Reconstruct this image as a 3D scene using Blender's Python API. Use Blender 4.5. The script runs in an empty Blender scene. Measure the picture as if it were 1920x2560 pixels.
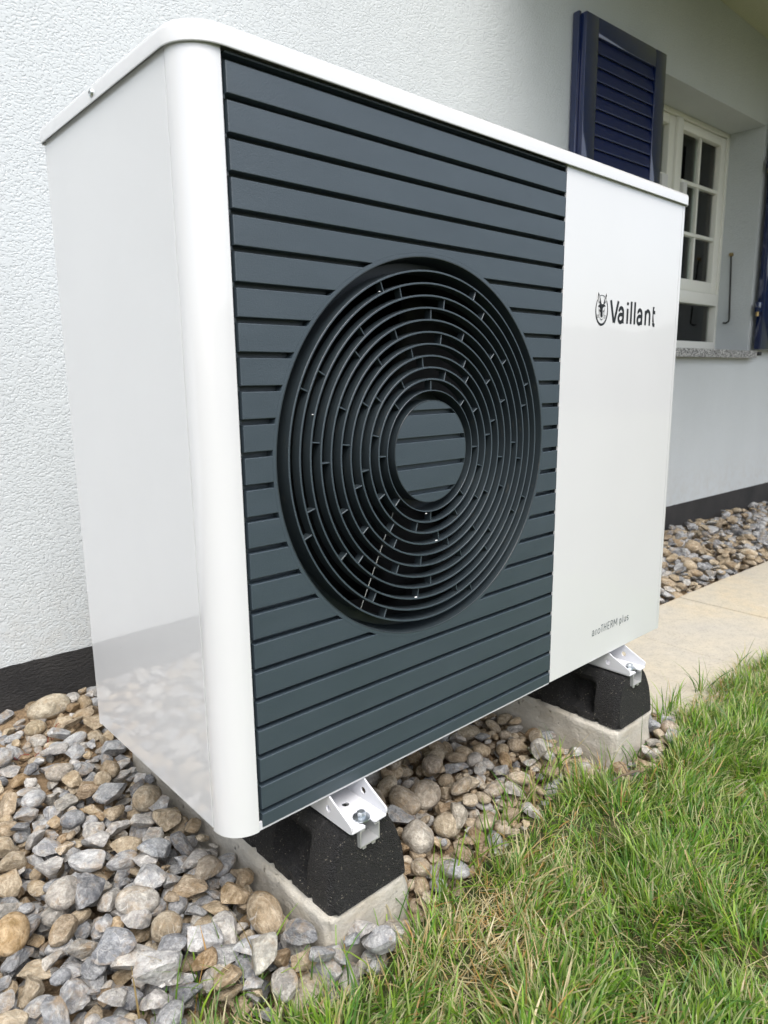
import bpy, bmesh, math, random
import numpy as np
from mathutils import Vector, Matrix, noise

random.seed(7); rng = np.random.default_rng(7)
SC = bpy.context.scene
COL = SC.collection
PI = math.pi

# ------------------------------------------------------------------ camera
yaw, pitch, roll = -0.73577391, 1.38276640, -0.01214191
R = Matrix.Rotation(yaw, 3, 'Z') @ Matrix.Rotation(pitch, 3, 'X') @ Matrix.Rotation(roll, 3, 'Z')
CAMP = Vector((-0.370432, -0.697184, 0.561063))
cam = bpy.data.cameras.new('camera'); camo = bpy.data.objects.new('camera', cam); COL.objects.link(camo)
cam.sensor_fit = 'VERTICAL'; cam.sensor_height = 36.0; cam.lens = 1740.95 / 2560 * 36
cam.clip_start = 0.02; cam.clip_end = 400
camo.matrix_world = Matrix.Translation(CAMP) @ R.to_4x4()
cam.dof.use_dof = True; cam.dof.focus_distance = 1.15; cam.dof.aperture_fstop = 8.0
SC.camera = camo

# ------------------------------------------------------------------ world, sun, exposure
SUN_EL, SUN_AZ = math.radians(58), math.radians(208)     # azimuth measured from +Y towards +X
w = bpy.data.worlds.new('World'); SC.world = w; w.use_nodes = True
nt = w.node_tree; nt.nodes.clear()
sky = nt.nodes.new('ShaderNodeTexSky'); sky.sky_type = 'NISHITA'; sky.sun_disc = False
sky.sun_elevation = SUN_EL; sky.sun_rotation = SUN_AZ
sky.air_density = 1.0; sky.dust_density = 4.0; sky.ozone_density = 1.0
hs = nt.nodes.new('ShaderNodeHueSaturation'); hs.inputs['Saturation'].default_value = 0.55
bg = nt.nodes.new('ShaderNodeBackground'); bg.inputs['Strength'].default_value = 0.15
wo = nt.nodes.new('ShaderNodeOutputWorld')
nt.links.new(sky.outputs[0], hs.inputs['Color']); nt.links.new(hs.outputs[0], bg.inputs[0]); nt.links.new(bg.outputs[0], wo.inputs[0])
sl = bpy.data.lights.new('sun', 'SUN'); sl.energy = 1.3; sl.angle = math.radians(35); sl.color = (1.0, 0.975, 0.94)
so = bpy.data.objects.new('sun', sl); COL.objects.link(so)
sd = Vector((math.sin(SUN_AZ) * math.cos(SUN_EL), math.cos(SUN_AZ) * math.cos(SUN_EL), math.sin(SUN_EL)))
so.rotation_euler = sd.to_track_quat('Z', 'Y').to_euler(); so.location = (-3, -4, 6)
SC.view_settings.view_transform = 'Standard'; SC.view_settings.look = 'None'
SC.view_settings.exposure = 0.86; SC.view_settings.gamma = 1.0; SC.view_settings.use_curve_mapping = False
SC.render.engine = 'CYCLES'
SC.cycles.max_bounces = 8; SC.cycles.use_denoising = True

# ------------------------------------------------------------------ material helpers
class NT:
    def __init__(s, name):
        s.m = bpy.data.materials.new(name); s.m.use_nodes = True; s.t = s.m.node_tree; s.t.nodes.clear()
        s.o = s.n('ShaderNodeOutputMaterial'); s.p = s.n('ShaderNodeBsdfPrincipled'); s.l(s.p.outputs[0], s.o.inputs[0])
        s.tc = s.n('ShaderNodeTexCoord')
    def n(s, k, **kw):
        x = s.t.nodes.new(k)
        for a, b in kw.items(): setattr(x, a, b)
        return x
    def l(s, a, b): s.t.links.new(a, b)
    def set(s, **kw):
        for a, b in kw.items():
            k = a.replace('_', ' ')
            i = s.p.inputs[k]
            if hasattr(b, 'is_linked') or isinstance(b, bpy.types.NodeSocket): s.l(b, i)
            else: i.default_value = (*b, 1) if isinstance(b, tuple) and len(b) == 3 else b
    def map(s, scale=(1, 1, 1), rot=(0, 0, 0), src='Object', vec=None):
        m = s.n('ShaderNodeMapping'); m.inputs['Scale'].default_value = scale; m.inputs['Rotation'].default_value = rot
        s.l(vec if vec is not None else s.tc.outputs[src], m.inputs[0]); return m.outputs[0]
    def noise(s, vec, sc, det=4, rough=.55, dist=0.0, out=0):
        x = s.n('ShaderNodeTexNoise'); x.inputs['Scale'].default_value = sc; x.inputs['Detail'].default_value = det
        x.inputs['Roughness'].default_value = rough; x.inputs['Distortion'].default_value = dist; s.l(vec, x.inputs['Vector']); return x.outputs[out]
    def vor(s, vec, sc, feat='F1', out='Distance', rand=1.0):
        x = s.n('ShaderNodeTexVoronoi', feature=feat); x.inputs['Scale'].default_value = sc; x.inputs['Randomness'].default_value = rand
        s.l(vec, x.inputs['Vector']); return x.outputs[out]
    def ramp(s, f, stops, interp='LINEAR'):
        x = s.n('ShaderNodeValToRGB'); x.color_ramp.interpolation = interp; e = x.color_ramp.elements
        while len(e) < len(stops): e.new(.5)
        for i, (p, c) in enumerate(stops):
            e[i].position = p; e[i].color = (*c, 1) if isinstance(c, tuple) else (c, c, c, 1)
        s.l(f, x.inputs[0]); return x.outputs[0]
    def mix(s, f, a, b, mode='MIX'):
        x = s.n('ShaderNodeMix', data_type='RGBA', blend_type=mode)
        for v, i in ((f, 0), (a, 6), (b, 7)):
            if isinstance(v, bpy.types.NodeSocket): s.l(v, x.inputs[i])
            elif isinstance(v, tuple): x.inputs[i].default_value = (*v, 1)
            else: x.inputs[i].default_value = v
        return x.outputs[2]
    def math(s, op, a, b=0.0, clamp=False):
        x = s.n('ShaderNodeMath', operation=op); x.use_clamp = clamp
        for v, i in ((a, 0), (b, 1)):
            if isinstance(v, bpy.types.NodeSocket): s.l(v, x.inputs[i])
            else: x.inputs[i].default_value = v
        return x.outputs[0]
    def bump(s, h, strength=.5, dist=.001, nrm=None):
        x = s.n('ShaderNodeBump'); x.inputs['Strength'].default_value = strength; x.inputs['Distance'].default_value = dist
        s.l(h, x.inputs['Height'])
        if nrm is not None: s.l(nrm, x.inputs['Normal'])
        return x.outputs[0]

def simple(name, col, rough=.5, metal=0.0, **kw):
    m = NT(name); m.set(Base_Color=col, Roughness=rough, Metallic=metal)
    for k, v in kw.items(): m.p.inputs[k.replace('_', ' ')].default_value = v
    return m.m

def m_white_paint(name='white_powder_coat', base=(.70, .708, .718)):
    m = NT(name); v = m.map()
    n = m.noise(v, 6, 3, .5)
    c = m.ramp(n, [(.3, tuple(x * .975 for x in base)), (.7, base)])
    sp = m.vor(v, 38); dm = m.ramp(sp, [(.018, .0), (.03, 1.0)]); n2 = m.noise(v, 3.0, 1)
    dm = m.math('MAXIMUM', dm, m.ramp(n2, [(.60, 1.0), (.64, .0)]))
    c = m.mix(dm, (.33, .31, .27), c)
    m.set(Base_Color=c, Roughness=.28)
    m.p.inputs['Specular IOR Level'].default_value = .55
    m.p.inputs['Coat Weight'].default_value = 1.0; m.p.inputs['Coat Roughness'].default_value = .03; m.p.inputs['Coat IOR'].default_value = 1.62
    wav = m.noise(m.map(scale=(1, 1, .35)), 22, 2, .5)
    m.set(Normal=m.bump(wav, .25, .00035)); m.l(m.bump(wav, .25, .00022), m.p.inputs['Coat Normal'])
    return m.m

def m_slat():
    m = NT('grained_slate_plastic'); v = m.map()
    g = m.noise(v, 950, 3, .65); g2 = m.vor(v, 760)
    h = m.math('ADD', g, m.math('MULTIPLY', g2, .6))
    n = m.noise(m.map(scale=(1, 1, 3)), 9, 4, .6)
    c = m.ramp(n, [(.3, (.035, .052, .066)), (.7, (.043, .062, .078))])
    c = m.mix(m.ramp(g, [(.52, .0), (.7, .5)]), c, (.075, .10, .12))
    sc = m.noise(m.map(scale=(2, 2, 60)), 7, 3, .7)
    c = m.mix(m.ramp(sc, [(.68, .0), (.76, .25)]), c, (.14, .15, .14))
    m.set(Base_Color=c, Roughness=m.ramp(m.noise(v, 5, 3), [(.3, .36), (.7, .46)]), Normal=m.bump(h, .6, .00045))
    m.p.inputs['Specular IOR Level'].default_value = .85
    return m.m

def m_ring():  # same plastic as the slats, base darkened to paint shade on grille walls
    m = NT('smooth_shaded_slate_plastic'); v = m.map()
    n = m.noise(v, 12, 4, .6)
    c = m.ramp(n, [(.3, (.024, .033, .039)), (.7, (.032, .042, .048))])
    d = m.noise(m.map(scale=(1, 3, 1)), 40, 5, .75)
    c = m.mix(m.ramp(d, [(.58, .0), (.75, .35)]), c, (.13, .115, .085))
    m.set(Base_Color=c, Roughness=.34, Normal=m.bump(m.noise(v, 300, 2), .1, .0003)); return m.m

def m_stucco(name='stucco_render', base=(.575, .61, .625)):
    m = NT(name); v = m.map()
    warp = m.noise(v, 30, 2, .5, out=1)
    vv = m.n('ShaderNodeVectorMath', operation='SCALE'); m.l(warp, vv.inputs[0]); vv.inputs['Scale'].default_value = .012
    va = m.n('ShaderNodeVectorMath', operation='ADD'); m.l(v, va.inputs[0]); m.l(vv.outputs[0], va.inputs[1])
    a = m.noise(m.map(scale=(1, 1, 1.35), vec=va.outputs[0]), 165, 2, .45)
    pl = m.ramp(a, [(.38, .0), (.48, .85), (.70, 1.0)])
    h = m.math('ADD', pl, m.math('MULTIPLY', m.noise(v, 260, 2, .5), .25))
    big = m.noise(m.map(scale=(1, 1, .45)), 1.6, 5, .6)
    c = m.ramp(big, [(.3, tuple(x * .93 for x in base)), (.62, base)])
    sx = m.n('ShaderNodeSeparateXYZ'); m.l(v, sx.inputs[0])
    sp = m.math('MULTIPLY', m.ramp(sx.outputs[2], [(.0, .22), (.16, .0)]), m.ramp(m.noise(v, 30, 5, .7), [(.42, .0), (.62, 1.0)]))
    c = m.mix(sp, c, (.46, .43, .38))
    m.set(Base_Color=c, Roughness=.9, Normal=m.bump(h, .55, .0021)); m.p.inputs['Specular IOR Level'].default_value = .15; return m.m

def m_skirt():
    m = NT('anthracite_base_coat'); v = m.map()
    h = m.noise(m.map(scale=(1, 1, 2.2)), 90, 5, .65)
    n = m.noise(v, 5, 5, .6)
    c = m.ramp(n, [(.3, (.016, .016, .017)), (.7, (.042, .040, .039))])
    c = m.mix(m.ramp(m.vor(v, 130), [(.05, .5), (.09, .0)]), c, (.16, .15, .14))
    m.set(Base_Color=c, Roughness=.75, Normal=m.bump(h, 1.0, .006)); return m.m

def m_concrete(name, base, dark, sc=1.0):
    m = NT(name); v = m.map()
    n = m.noise(v, 7 * sc, 7, .65, .4); f = m.noise(v, 160, 4, .7)
    c = m.ramp(n, [(.3, dark), (.68, base)])
    c = m.mix(m.ramp(f, [(.35, .35), (.6, .0)]), c, tuple(x * .6 for x in base))
    pit = m.math('MINIMUM', m.ramp(m.vor(v, 75), [(.05, .0), (.13, 1.0)]), m.ramp(m.vor(v, 34), [(.06, .0), (.12, 1.0)])); k = m.noise(v, 20, 2)
    pit = m.math('MAXIMUM', pit, m.ramp(k, [(.5, 1.0), (.56, .0)]))
    c = m.mix(pit, tuple(x * .45 for x in base), c)
    h = m.math('ADD', m.math('MULTIPLY', f, .4), m.math('ADD', m.math('MULTIPLY', pit, .6), m.math('MULTIPLY', m.noise(v, 30, 5, .6), .8)))
    c = m.mix(m.ramp(m.noise(m.map(scale=(1, 1, 3)), 14, 5, .7), [(.5, .0), (.7, .45)]), c, (.42, .36, .26))
    m.set(Base_Color=c, Roughness=.92, Normal=m.bump(h, 1.0, .006)); return m.m

def m_rubber():
    m = NT('granulated_rubber'); v = m.map()
    g = m.vor(v, 520); g2 = m.noise(v, 700, 3, .7)
    col = m.n('ShaderNodeTexVoronoi'); col.inputs['Scale'].default_value = 620; m.l(v, col.inputs['Vector'])
    s = m.n('ShaderNodeSeparateColor'); m.l(col.outputs['Color'], s.inputs[0])
    fleck = m.ramp(s.outputs[0], [(.972, .0), (.988, 1.0)])
    c = m.ramp(s.outputs[1], [(.0, (.004, .004, .0045)), (.8, (.011, .011, .012)), (1.0, (.030, .030, .031))])
    c = m.mix(m.math('MULTIPLY', fleck, m.ramp(m.noise(v, 28, 4, .7), [(.42, .12), (.62, 1.0)])), c, (.26, .24, .19))
    m.set(Base_Color=c, Roughness=.6, Normal=m.bump(m.math('SUBTRACT', m.math('MULTIPLY', g2, .5), g), 1.0, .0032)); return m.m

def m_stone(joined=False):
    m = NT('river_stone_loose' if joined else 'river_stone')
    if joined:
        at = m.n('ShaderNodeAttribute', attribute_name='scol'); base = at.outputs['Color']; rnd = at.outputs['Alpha']
        v0 = m.tc.outputs['Object']
    else:
        oi = m.n('ShaderNodeObjectInfo'); base = oi.outputs['Color']; rnd = oi.outputs['Random']
        ad = m.n('ShaderNodeVectorMath', operation='ADD'); m.l(m.tc.outputs['Object'], ad.inputs[0])
        cx = m.n('ShaderNodeCombineXYZ'); m.l(m.math('MULTIPLY', rnd, 17.0), cx.inputs[0]); m.l(m.math('MULTIPLY', rnd, 5.0), cx.inputs[1]); m.l(cx.outputs[0], ad.inputs[1])
        mp = m.n('ShaderNodeMapping'); mp.inputs['Scale'].default_value = (.026, .022, .018); m.l(ad.outputs[0], mp.inputs[0]); v0 = mp.outputs[0]
    v = v0
    n1 = m.noise(v, 58, 6, .68, .4); n2 = m.noise(v, 170, 4, .7); n3 = m.noise(v, 420, 3, .7)
    lo = m.mix(1.0, base, (.44, .45, .47), 'MULTIPLY'); hi = m.mix(.26, base, (.80, .78, .72))
    c = m.mix(m.ramp(n1, [(.36, .0), (.64, 1.0)]), lo, hi)
    c = m.mix(m.ramp(n2, [(.40, .55), (.56, .0)]), c, m.mix(1.0, base, (.45, .43, .42), 'MULTIPLY'))
    # calcite veins
    wv = m.n('ShaderNodeVectorMath', operation='SCALE'); wv.inputs['Scale'].default_value = .012
    m.l(m.noise(v, 45, 2, .5, out=1), wv.inputs[0]); wa = m.n('ShaderNodeVectorMath', operation='ADD'); m.l(v, wa.inputs[0]); m.l(wv.outputs[0], wa.inputs[1])
    ve = m.vor(m.map(scale=(1, 2.1, .8), vec=wa.outputs[0]), 34, 'DISTANCE_TO_EDGE')
    vm = m.math('MULTIPLY', m.ramp(ve, [(.006, 1.0), (.022, .0)]), m.ramp(m.noise(v, 22, 2), [(.50, .0), (.60, .6)]))
    c = m.mix(vm, c, (.58, .57, .54))
    # ochre staining / dried mud
    st = m.ramp(m.noise(v, 26, 5, .7, .3), [(.50, .0), (.68, .7)])
    c = m.mix(st, c, (.34, .235, .125))
    c = m.mix(m.ramp(n3, [(.30, .35), (.45, .0)]), c, (.07, .07, .07))
    h = m.math('ADD', m.math('MULTIPLY', n1, .9), m.math('ADD', m.math('MULTIPLY', n2, .45), m.math('MULTIPLY', n3, .18)))
    m.set(Base_Color=c, Roughness=.85, Normal=m.bump(h, 1.0, .0065)); m.p.inputs['Specular IOR Level'].default_value = .3
    return m.m

def m_soil(name='brown_soil', a=(.22, .15, .085), b=(.38, .275, .165)):
    m = NT(name); v = m.map()
    n = m.noise(v, 9, 7, .7); f = m.noise(v, 150, 4, .7)
    c = m.mix(m.ramp(f, [(.35, .6), (.62, .0)]), m.ramp(n, [(.3, a), (.7, b)]), tuple(x * .45 for x in a))
    m.set(Base_Color=c, Roughness=.95, Normal=m.bump(m.math('ADD', m.math('MULTIPLY', m.noise(v, 45, 5, .7), 1.5), f), .9, .006)); return m.m

def m_turf():
    m = NT('turf_base'); v = m.map()
    n = m.noise(v, 7, 6, .65); f = m.noise(v, 220, 4, .7); g = m.noise(v, .35, 4, .6)
    near = m.ramp(n, [(.35, (.045, .07, .014)), (.62, (.11, .095, .04))])
    c = m.mix(m.ramp(g, [(.4, .3), (.6, .0)]), near, (.05, .10, .02))
    c = m.mix(m.ramp(f, [(.35, .7), (.6, .0)]), c, (.025, .03, .01))
    m.set(Base_Color=c, Roughness=.95, Normal=m.bump(f, .9, .006)); return m.m

def m_grass():
    m = NT('grass_blade'); at = m.n('ShaderNodeAttribute', attribute_name='gcol')
    m.set(Base_Color=at.outputs['Color'], Roughness=.42); m.p.inputs['Specular IOR Level'].default_value = .4
    tr = m.n('ShaderNodeBsdfTranslucent'); m.l(m.mix(1.0, at.outputs['Color'], (1.5, 1.6, .7), 'MULTIPLY'), tr.inputs[0])
    mx = m.n('ShaderNodeMixShader'); mx.inputs[0].default_value = .3
    m.l(m.p.outputs[0], mx.inputs[1]); m.l(tr.outputs[0], mx.inputs[2]); m.l(mx.outputs[0], m.o.inputs[0]); return m.m

def m_slab():
    m = NT('sandy_paving_concrete'); v = m.map()
    oi = m.n('ShaderNodeObjectInfo')
    n = m.noise(v, 2.6, 5, .6, .5); f = m.noise(v, 190, 4, .75); k = m.noise(v, 28, 4, .6)
    wp = m.map(src='Object')
    c = m.ramp(n, [(.32, (.43, .405, .355)), (.52, (.48, .435, .345)), (.72, (.52, .44, .305))])
    c = m.mix(m.ramp(k, [(.3, .35), (.55, .0)]), c, (.30, .28, .25))
    c = m.mix(m.ramp(f, [(.34, .55), (.5, .0)]), c, (.24, .225, .20))
    c = m.mix(m.ramp(m.vor(m.map(scale=(1.6, 1, 1)), 60), [(.035, .7), (.06, .0)]), c, (.12, .11, .10))
    c = m.mix(m.ramp(m.noise(v, 5, 3), [(.62, .0), (.75, .5)]), c, (.62, .60, .56))
    m.set(Base_Color=c, Roughness=.9, Normal=m.bump(m.math('ADD', f, m.math('MULTIPLY', k, .6)), .5, .0012)); return m.m

def m_granite():
    m = NT('granite'); v = m.map()
    a = m.n('ShaderNodeTexVoronoi'); a.inputs['Scale'].default_value = 240; m.l(v, a.inputs['Vector'])
    s = m.n('ShaderNodeSeparateColor'); m.l(a.outputs['Color'], s.inputs[0])
    c = m.ramp(s.outputs[0], [(.0, (.06, .06, .06)), (.3, (.22, .22, .22)), (.6, (.42, .42, .41)), (.85, (.62, .62, .60))], 'CONSTANT')
    m.set(Base_Color=c, Roughness=.6, Normal=m.bump(m.noise(v, 300, 3), .5, .0008)); return m.m

def m_navy():
    m = NT('navy_gloss_paint'); v = m.map()
    m.set(Base_Color=m.ramp(m.noise(v, 4, 4), [(.3, (.004, .012, .060)), (.7, (.006, .017, .080))]), Roughness=.10,
          Normal=m.bump(m.noise(m.map(scale=(6, 6, 1)), 25, 3), .12, .0006))
    m.p.inputs['Coat Weight'].default_value = 1.0; m.p.inputs['Coat IOR'].default_value = 1.6; m.p.inputs['Coat Roughness'].default_value = .05
    return m.m

M = dict(white=m_white_paint(), whitefoot=simple('white_bracket_coat', (.64, .65, .68), .35, Coat_Weight=.3), slat=m_slat(), ring=m_ring(),
         stucco=m_stucco(), skirt=m_skirt(), plinth=m_concrete('cast_concrete', (.60, .575, .51), (.40, .37, .315)),
         rubber=m_rubber(), stone=m_stone(), stonej=m_stone(True), soil=m_soil(), turf=m_turf(), grass=m_grass(), slab=m_slab(),
         granite=m_granite(), navy=m_navy(), black=simple('matt_black', (.006, .006, .007), .7),
         dark=simple('dark_interior', (.012, .013, .014), .6), fanm=simple('fan_plastic', (.02, .021, .023), .45),
         ink=simple('black_print', (.006, .008, .010), .45), ink2=simple('slate_print', (.03, .055, .065), .5), paper=simple('emblem_white', (.78, .785, .78), .35),
         zinc=simple('zinc_steel', (.62, .66, .68), .28, 1.0), alu=simple('aluminium', (.60, .61, .61), .42, .6),
         galv=simple('galvanised_pan', (.55, .55, .53), .4, .6), pvc=simple('cream_window_frame', (.80, .80, .74), .35),
         navylouvre=simple('navy_louvre_paint', (.004, .012, .070), .32), iron=simple('black_iron', (.02, .02, .02), .5, .3), brass=simple('brass_pin', (.45, .33, .15), .4, 1.0),
         lace=simple('curtain_fabric', (.78, .80, .74), .9), room=simple('room_dark', (.30, .31, .30), .9), pinkc=simple('rose_curtain', (.60, .52, .50), .9),
         lamp=simple('soffit_fitting', (.55, .55, .42), .6), soffit=m_stucco('soffit_plaster', (.50, .52, .38)), red=simple('red_thread', (.22, .02, .02), .7),
         hedge=simple('hedge_leaf', (.045, .085, .025), .7), bark=simple('bark', (.12, .09, .06), .9), foam=simple('white_pad', (.7, .7, .7), .7))
gl = NT('window_glass'); gl.set(Base_Color=(.9, .95, .92), Roughness=.02, Alpha=1.0); gl.p.inputs['IOR'].default_value = 1.5
tb = gl.n('ShaderNodeBsdfTransparent'); tb.inputs[0].default_value = (.86, .89, .87, 1); gb = gl.n('ShaderNodeBsdfGlossy'); gb.inputs['Roughness'].default_value = .02
fr = gl.n('ShaderNodeFresnel'); fr.inputs[0].default_value = 1.6; mx = gl.n('ShaderNodeMixShader')
gl.l(fr.outputs[0], mx.inputs[0]); gl.l(tb.outputs[0], mx.inputs[1]); gl.l(gb.outputs[0], mx.inputs[2]); gl.l(mx.outputs[0], gl.o.inputs[0])
M['glass'] = gl.m

# ------------------------------------------------------------------ object helpers
def link(name, me, mat=None, parent=None, loc=None):
    o = bpy.data.objects.new(name, me); COL.objects.link(o)
    if mat is not None and not me.materials: me.materials.append(mat)
    if parent is not None: o.parent = parent
    if loc is not None: o.location = loc
    return o
def thing(name, label, cat, loc=(0, 0, 0), group=None):
    o = bpy.data.objects.new(name, None); COL.objects.link(o); o.location = loc
    o['label'] = label; o['category'] = cat
    if group: o['group'] = group
    return o
def fin(bm, name, mat, parent=None, smooth=False, loc=None, recalc=True):
    if recalc: bmesh.ops.recalc_face_normals(bm, faces=bm.faces)
    me = bpy.data.meshes.new(name); bm.to_mesh(me); bm.free()
    if smooth:
        me.shade_smooth()
    return link(name, me, mat, parent, loc)
def smooth_angle(o, deg=35):
    me = o.data; me.shade_smooth(); me.set_sharp_from_angle(angle=math.radians(deg))
def boxbm(bm, x0, x1, y0, y1, z0, z1, bev=0, seg=1):
    r = bmesh.ops.create_cube(bm, size=1)
    vs = r['verts']
    for v in vs: v.co = Vector(((x0 + x1) / 2 + v.co.x * (x1 - x0), (y0 + y1) / 2 + v.co.y * (y1 - y0), (z0 + z1) / 2 + v.co.z * (z1 - z0)))
    if bev:
        es = list({e for v in vs for e in v.link_edges}); bmesh.ops.bevel(bm, geom=es, offset=bev, segments=seg, affect='EDGES', profile=.5)
def box(name, x0, x1, y0, y1, z0, z1, mat, parent=None, bev=0, seg=1):
    bm = bmesh.new(); boxbm(bm, x0, x1, y0, y1, z0, z1, bev, seg)
    o = fin(bm, name, mat, parent)
    if bev and seg > 1: smooth_angle(o)
    return o
def prism_xz(name, pts, y0, y1, mat, parent, bev=0.0, bevtest=None):
    """polygon in XZ (counter clockwise seen from -Y) from y0 (front) to y1 (back)"""
    bm = bmesh.new()
    f = [bm.verts.new((x, y0, z)) for x, z in pts]; b = [bm.verts.new((x, y1, z)) for x, z in pts]
    ff = bm.faces.new(f); bm.faces.new(b[::-1]); n = len(pts)
    for i in range(n): bm.faces.new((f[(i + 1) % n], f[i], b[i], b[(i + 1) % n]))
    if bev:
        es = [e for e in ff.edges if bevtest is None or bevtest(*[v.co for v in e.verts])]
        if es: bmesh.ops.bevel(bm, geom=es, offset=bev, segments=2, affect='EDGES', profile=.5)
    return fin(bm, name, mat, parent)
def curve_plate(name, outlines, thick, bev, mat, parent, mtx):
    """outlines (first outer, others holes) in local XY, extruded along local Z, then transformed"""
    cu = bpy.data.curves.new('tmp', 'CURVE'); cu.dimensions = '2D'; cu.fill_mode = 'BOTH'
    cu.extrude = max(thick / 2 - bev, 0.00001); cu.bevel_depth = bev; cu.bevel_resolution = 1; cu.offset = -bev
    for pts in outlines:
        s = cu.splines.new('POLY'); s.points.add(len(pts) - 1); s.use_cyclic_u = True
        for p, q in zip(s.points, pts): p.co = (q[0], q[1], 0, 1)
    t = bpy.data.objects.new('tmp', cu); COL.objects.link(t)
    dg = bpy.context.evaluated_depsgraph_get(); me = bpy.data.meshes.new_from_object(t.evaluated_get(dg))
    bpy.data.objects.remove(t); bpy.data.curves.remove(cu)
    me.transform(mtx); me.name = name; me.materials.clear()
    return link(name, me, mat, parent)
def tube(name, pts, r, mat, parent=None, seg=8, cyc=False):
    bm = bmesh.new(); rings = []; n = len(pts)
    pts = [Vector(p) for p in pts]
    for i, p in enumerate(pts):
        a = pts[(i - 1) % n] if (cyc or i > 0) else p; b = pts[(i + 1) % n] if (cyc or i < n - 1) else p
        t = (b - a).normalized(); u = t.cross(Vector((0.31, 0.2, 0.93))).normalized(); v = t.cross(u)
        rr = r[i] if isinstance(r, (list, tuple)) else r
        rings.append([bm.verts.new(p + u * rr * math.cos(2 * PI * k / seg) + v * rr * math.sin(2 * PI * k / seg)) for k in range(seg)])
    for i in range(n if cyc else n - 1):
        A, B = rings[i], rings[(i + 1) % n]
        for k in range(seg): bm.faces.new((A[k], A[(k + 1) % seg], B[(k + 1) % seg], B[k]))
    if not cyc: bm.faces.new(rings[0][::-1]); bm.faces.new(rings[-1])
    o = fin(bm, name, mat, parent); smooth_angle(o, 50); return o
def lathe_y(name, prof, cx, cz, mat, parent, seg=96, closed=True, deg=30):
    """profile list of (r, y) revolved about the Y axis through (cx, cz)"""
    bm = bmesh.new(); rings = []
    for r, y in prof:
        rings.append([bm.verts.new((cx + r * math.cos(2 * PI * k / seg), y, cz + r * math.sin(2 * PI * k / seg))) for k in range(seg)])
    m = len(prof)
    for i in range(m if closed else m - 1):
        A, B = rings[i], rings[(i + 1) % m]
        for k in range(seg): bm.faces.new((A[k], A[(k + 1) % seg], B[(k + 1) % seg], B[k]))
    o = fin(bm, name, mat, parent); smooth_angle(o, deg); return o

# ------------------------------------------------------------------ heat pump
W, D = 1.10, 0.4325
ZL = 0.8995                 # underside of the lid skirt
HP = thing('heat_pump', 'white outdoor heat pump with dark slatted front, round fan grille and hare emblem', 'heat pump')

def rrect(x0, x1, y0, y1, rads, inset, z, seg=12):
    """loop of a rounded rectangle, radii in order front-left, front-right, back-right, back-left"""
    out = []
    for (cx, cy, sx, sy, r, a0) in ((x0, y0, 1, 1, rads[0], PI), (x1, y0, -1, 1, rads[1], 1.5 * PI), (x1, y1, -1, -1, rads[2], 0), (x0, y1, 1, -1, rads[3], .5 * PI)):
        ox, oy = cx + sx * r, cy + sy * r; rr = max(r - inset, .0002)
        for k in range(seg + 1):
            a = a0 + (PI / 2) * k / seg; out.append((ox + rr * math.cos(a), oy + rr * math.sin(a), z))
    return out
def shell(name, loops, mat, parent, cap0=True, cap1=True, deg=30):
    bm = bmesh.new(); L = [[bm.verts.new(p) for p in lp] for lp in loops]; n = len(L[0])
    for A, B in zip(L, L[1:]):
        for k in range(n): bm.faces.new((A[k], A[(k + 1) % n], B[(k + 1) % n], B[k]))
    if cap0: bm.faces.new(L[0][::-1])
    if cap1: bm.faces.new(L[-1])
    o = fin(bm, name, mat, parent); smooth_angle(o, deg); return o
ov = .0054
prof = [(.012, ZL + .0045), (.0022, ZL + .0045), (.0016, ZL + .0002), (.0006, ZL - .0004), (0, ZL + .0006), (0, ZL + .0140), (.0006, ZL + .0172), (.0022, ZL + .0200), (.0048, ZL + .0218), (.009, ZL + .0226)]
shell('lid', [rrect(-ov, W + ov, -ov, D + ov, (.0485, .013, .013, .010), i, z, 16) for i, z in prof], M['white'], HP)
# screw in the lid edge
bm = bmesh.new()
for r, x in ((.0050, -.0002), (.0050, -.0012), (.0040, -.0026), (.0022, -.0031)):
    pass
scr = lathe_y('lid_screw', [(.0001, .0), (.0052, .0), (.0052, -.0008), (.0042, -.0026), (.0020, -.0032), (.0001, -.0032)], 0, 0, M['zinc'], HP, 20, True)
bm.free()
scr.rotation_euler = (0, 0, -PI / 2); scr.location = (-ov, .228, .9087)
soc = lathe_y('screw_recess', [(.0001, -.0026), (.0017, -.0026), (.0017, -.0034), (.0001, -.0034)], 0, 0, M['black'], scr, 6, True)

# side panel
box('seam_dark_strip', .0016, .0110, .0405, .0415, .001, ZL + .003, M['black'], HP)  # black strip added behind the seam to paint its shade line
box('side_panel', .0002, .0016, .0446, .4235, .001, ZL + .003, M['white'], HP, .0005)
box('side_panel_fold', .0006, .0020, .4242, D - .0005, -.001, ZL + .003, M['white'], HP, .0005)
# corner pillar : quarter round sheet
def pillar_path(r, n=20, off=0.0):
    pts = [(off, .0424)]
    for k in range(n + 1):
        a = PI + (PI / 2) * k / n; pts.append((.0385 + (r - off) * math.cos(a), .0385 + (r - off) * math.sin(a)))
    return pts
outer = pillar_path(.0385) + [(.0412, .0), (.0416, .0004), (.0416, .0085)]
inner = [(.0402, .0085), (.0402, .0014)] + pillar_path(.0385, 20, .0014)[::-1]
bm = bmesh.new(); pp = outer + inner
lo = [bm.verts.new((x, y, -.0015)) for x, y in pp]; hi_ = [bm.verts.new((x, y, ZL + .003)) for x, y in pp]
for k in range(len(pp)): bm.faces.new((lo[k], lo[(k + 1) % len(pp)], hi_[(k + 1) % len(pp)], hi_[k]))
bm.faces.new(lo[::-1]); bm.faces.new(hi_)
o = fin(bm, 'corner_pillar', M['white'], HP); smooth_angle(o, 20)
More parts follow.
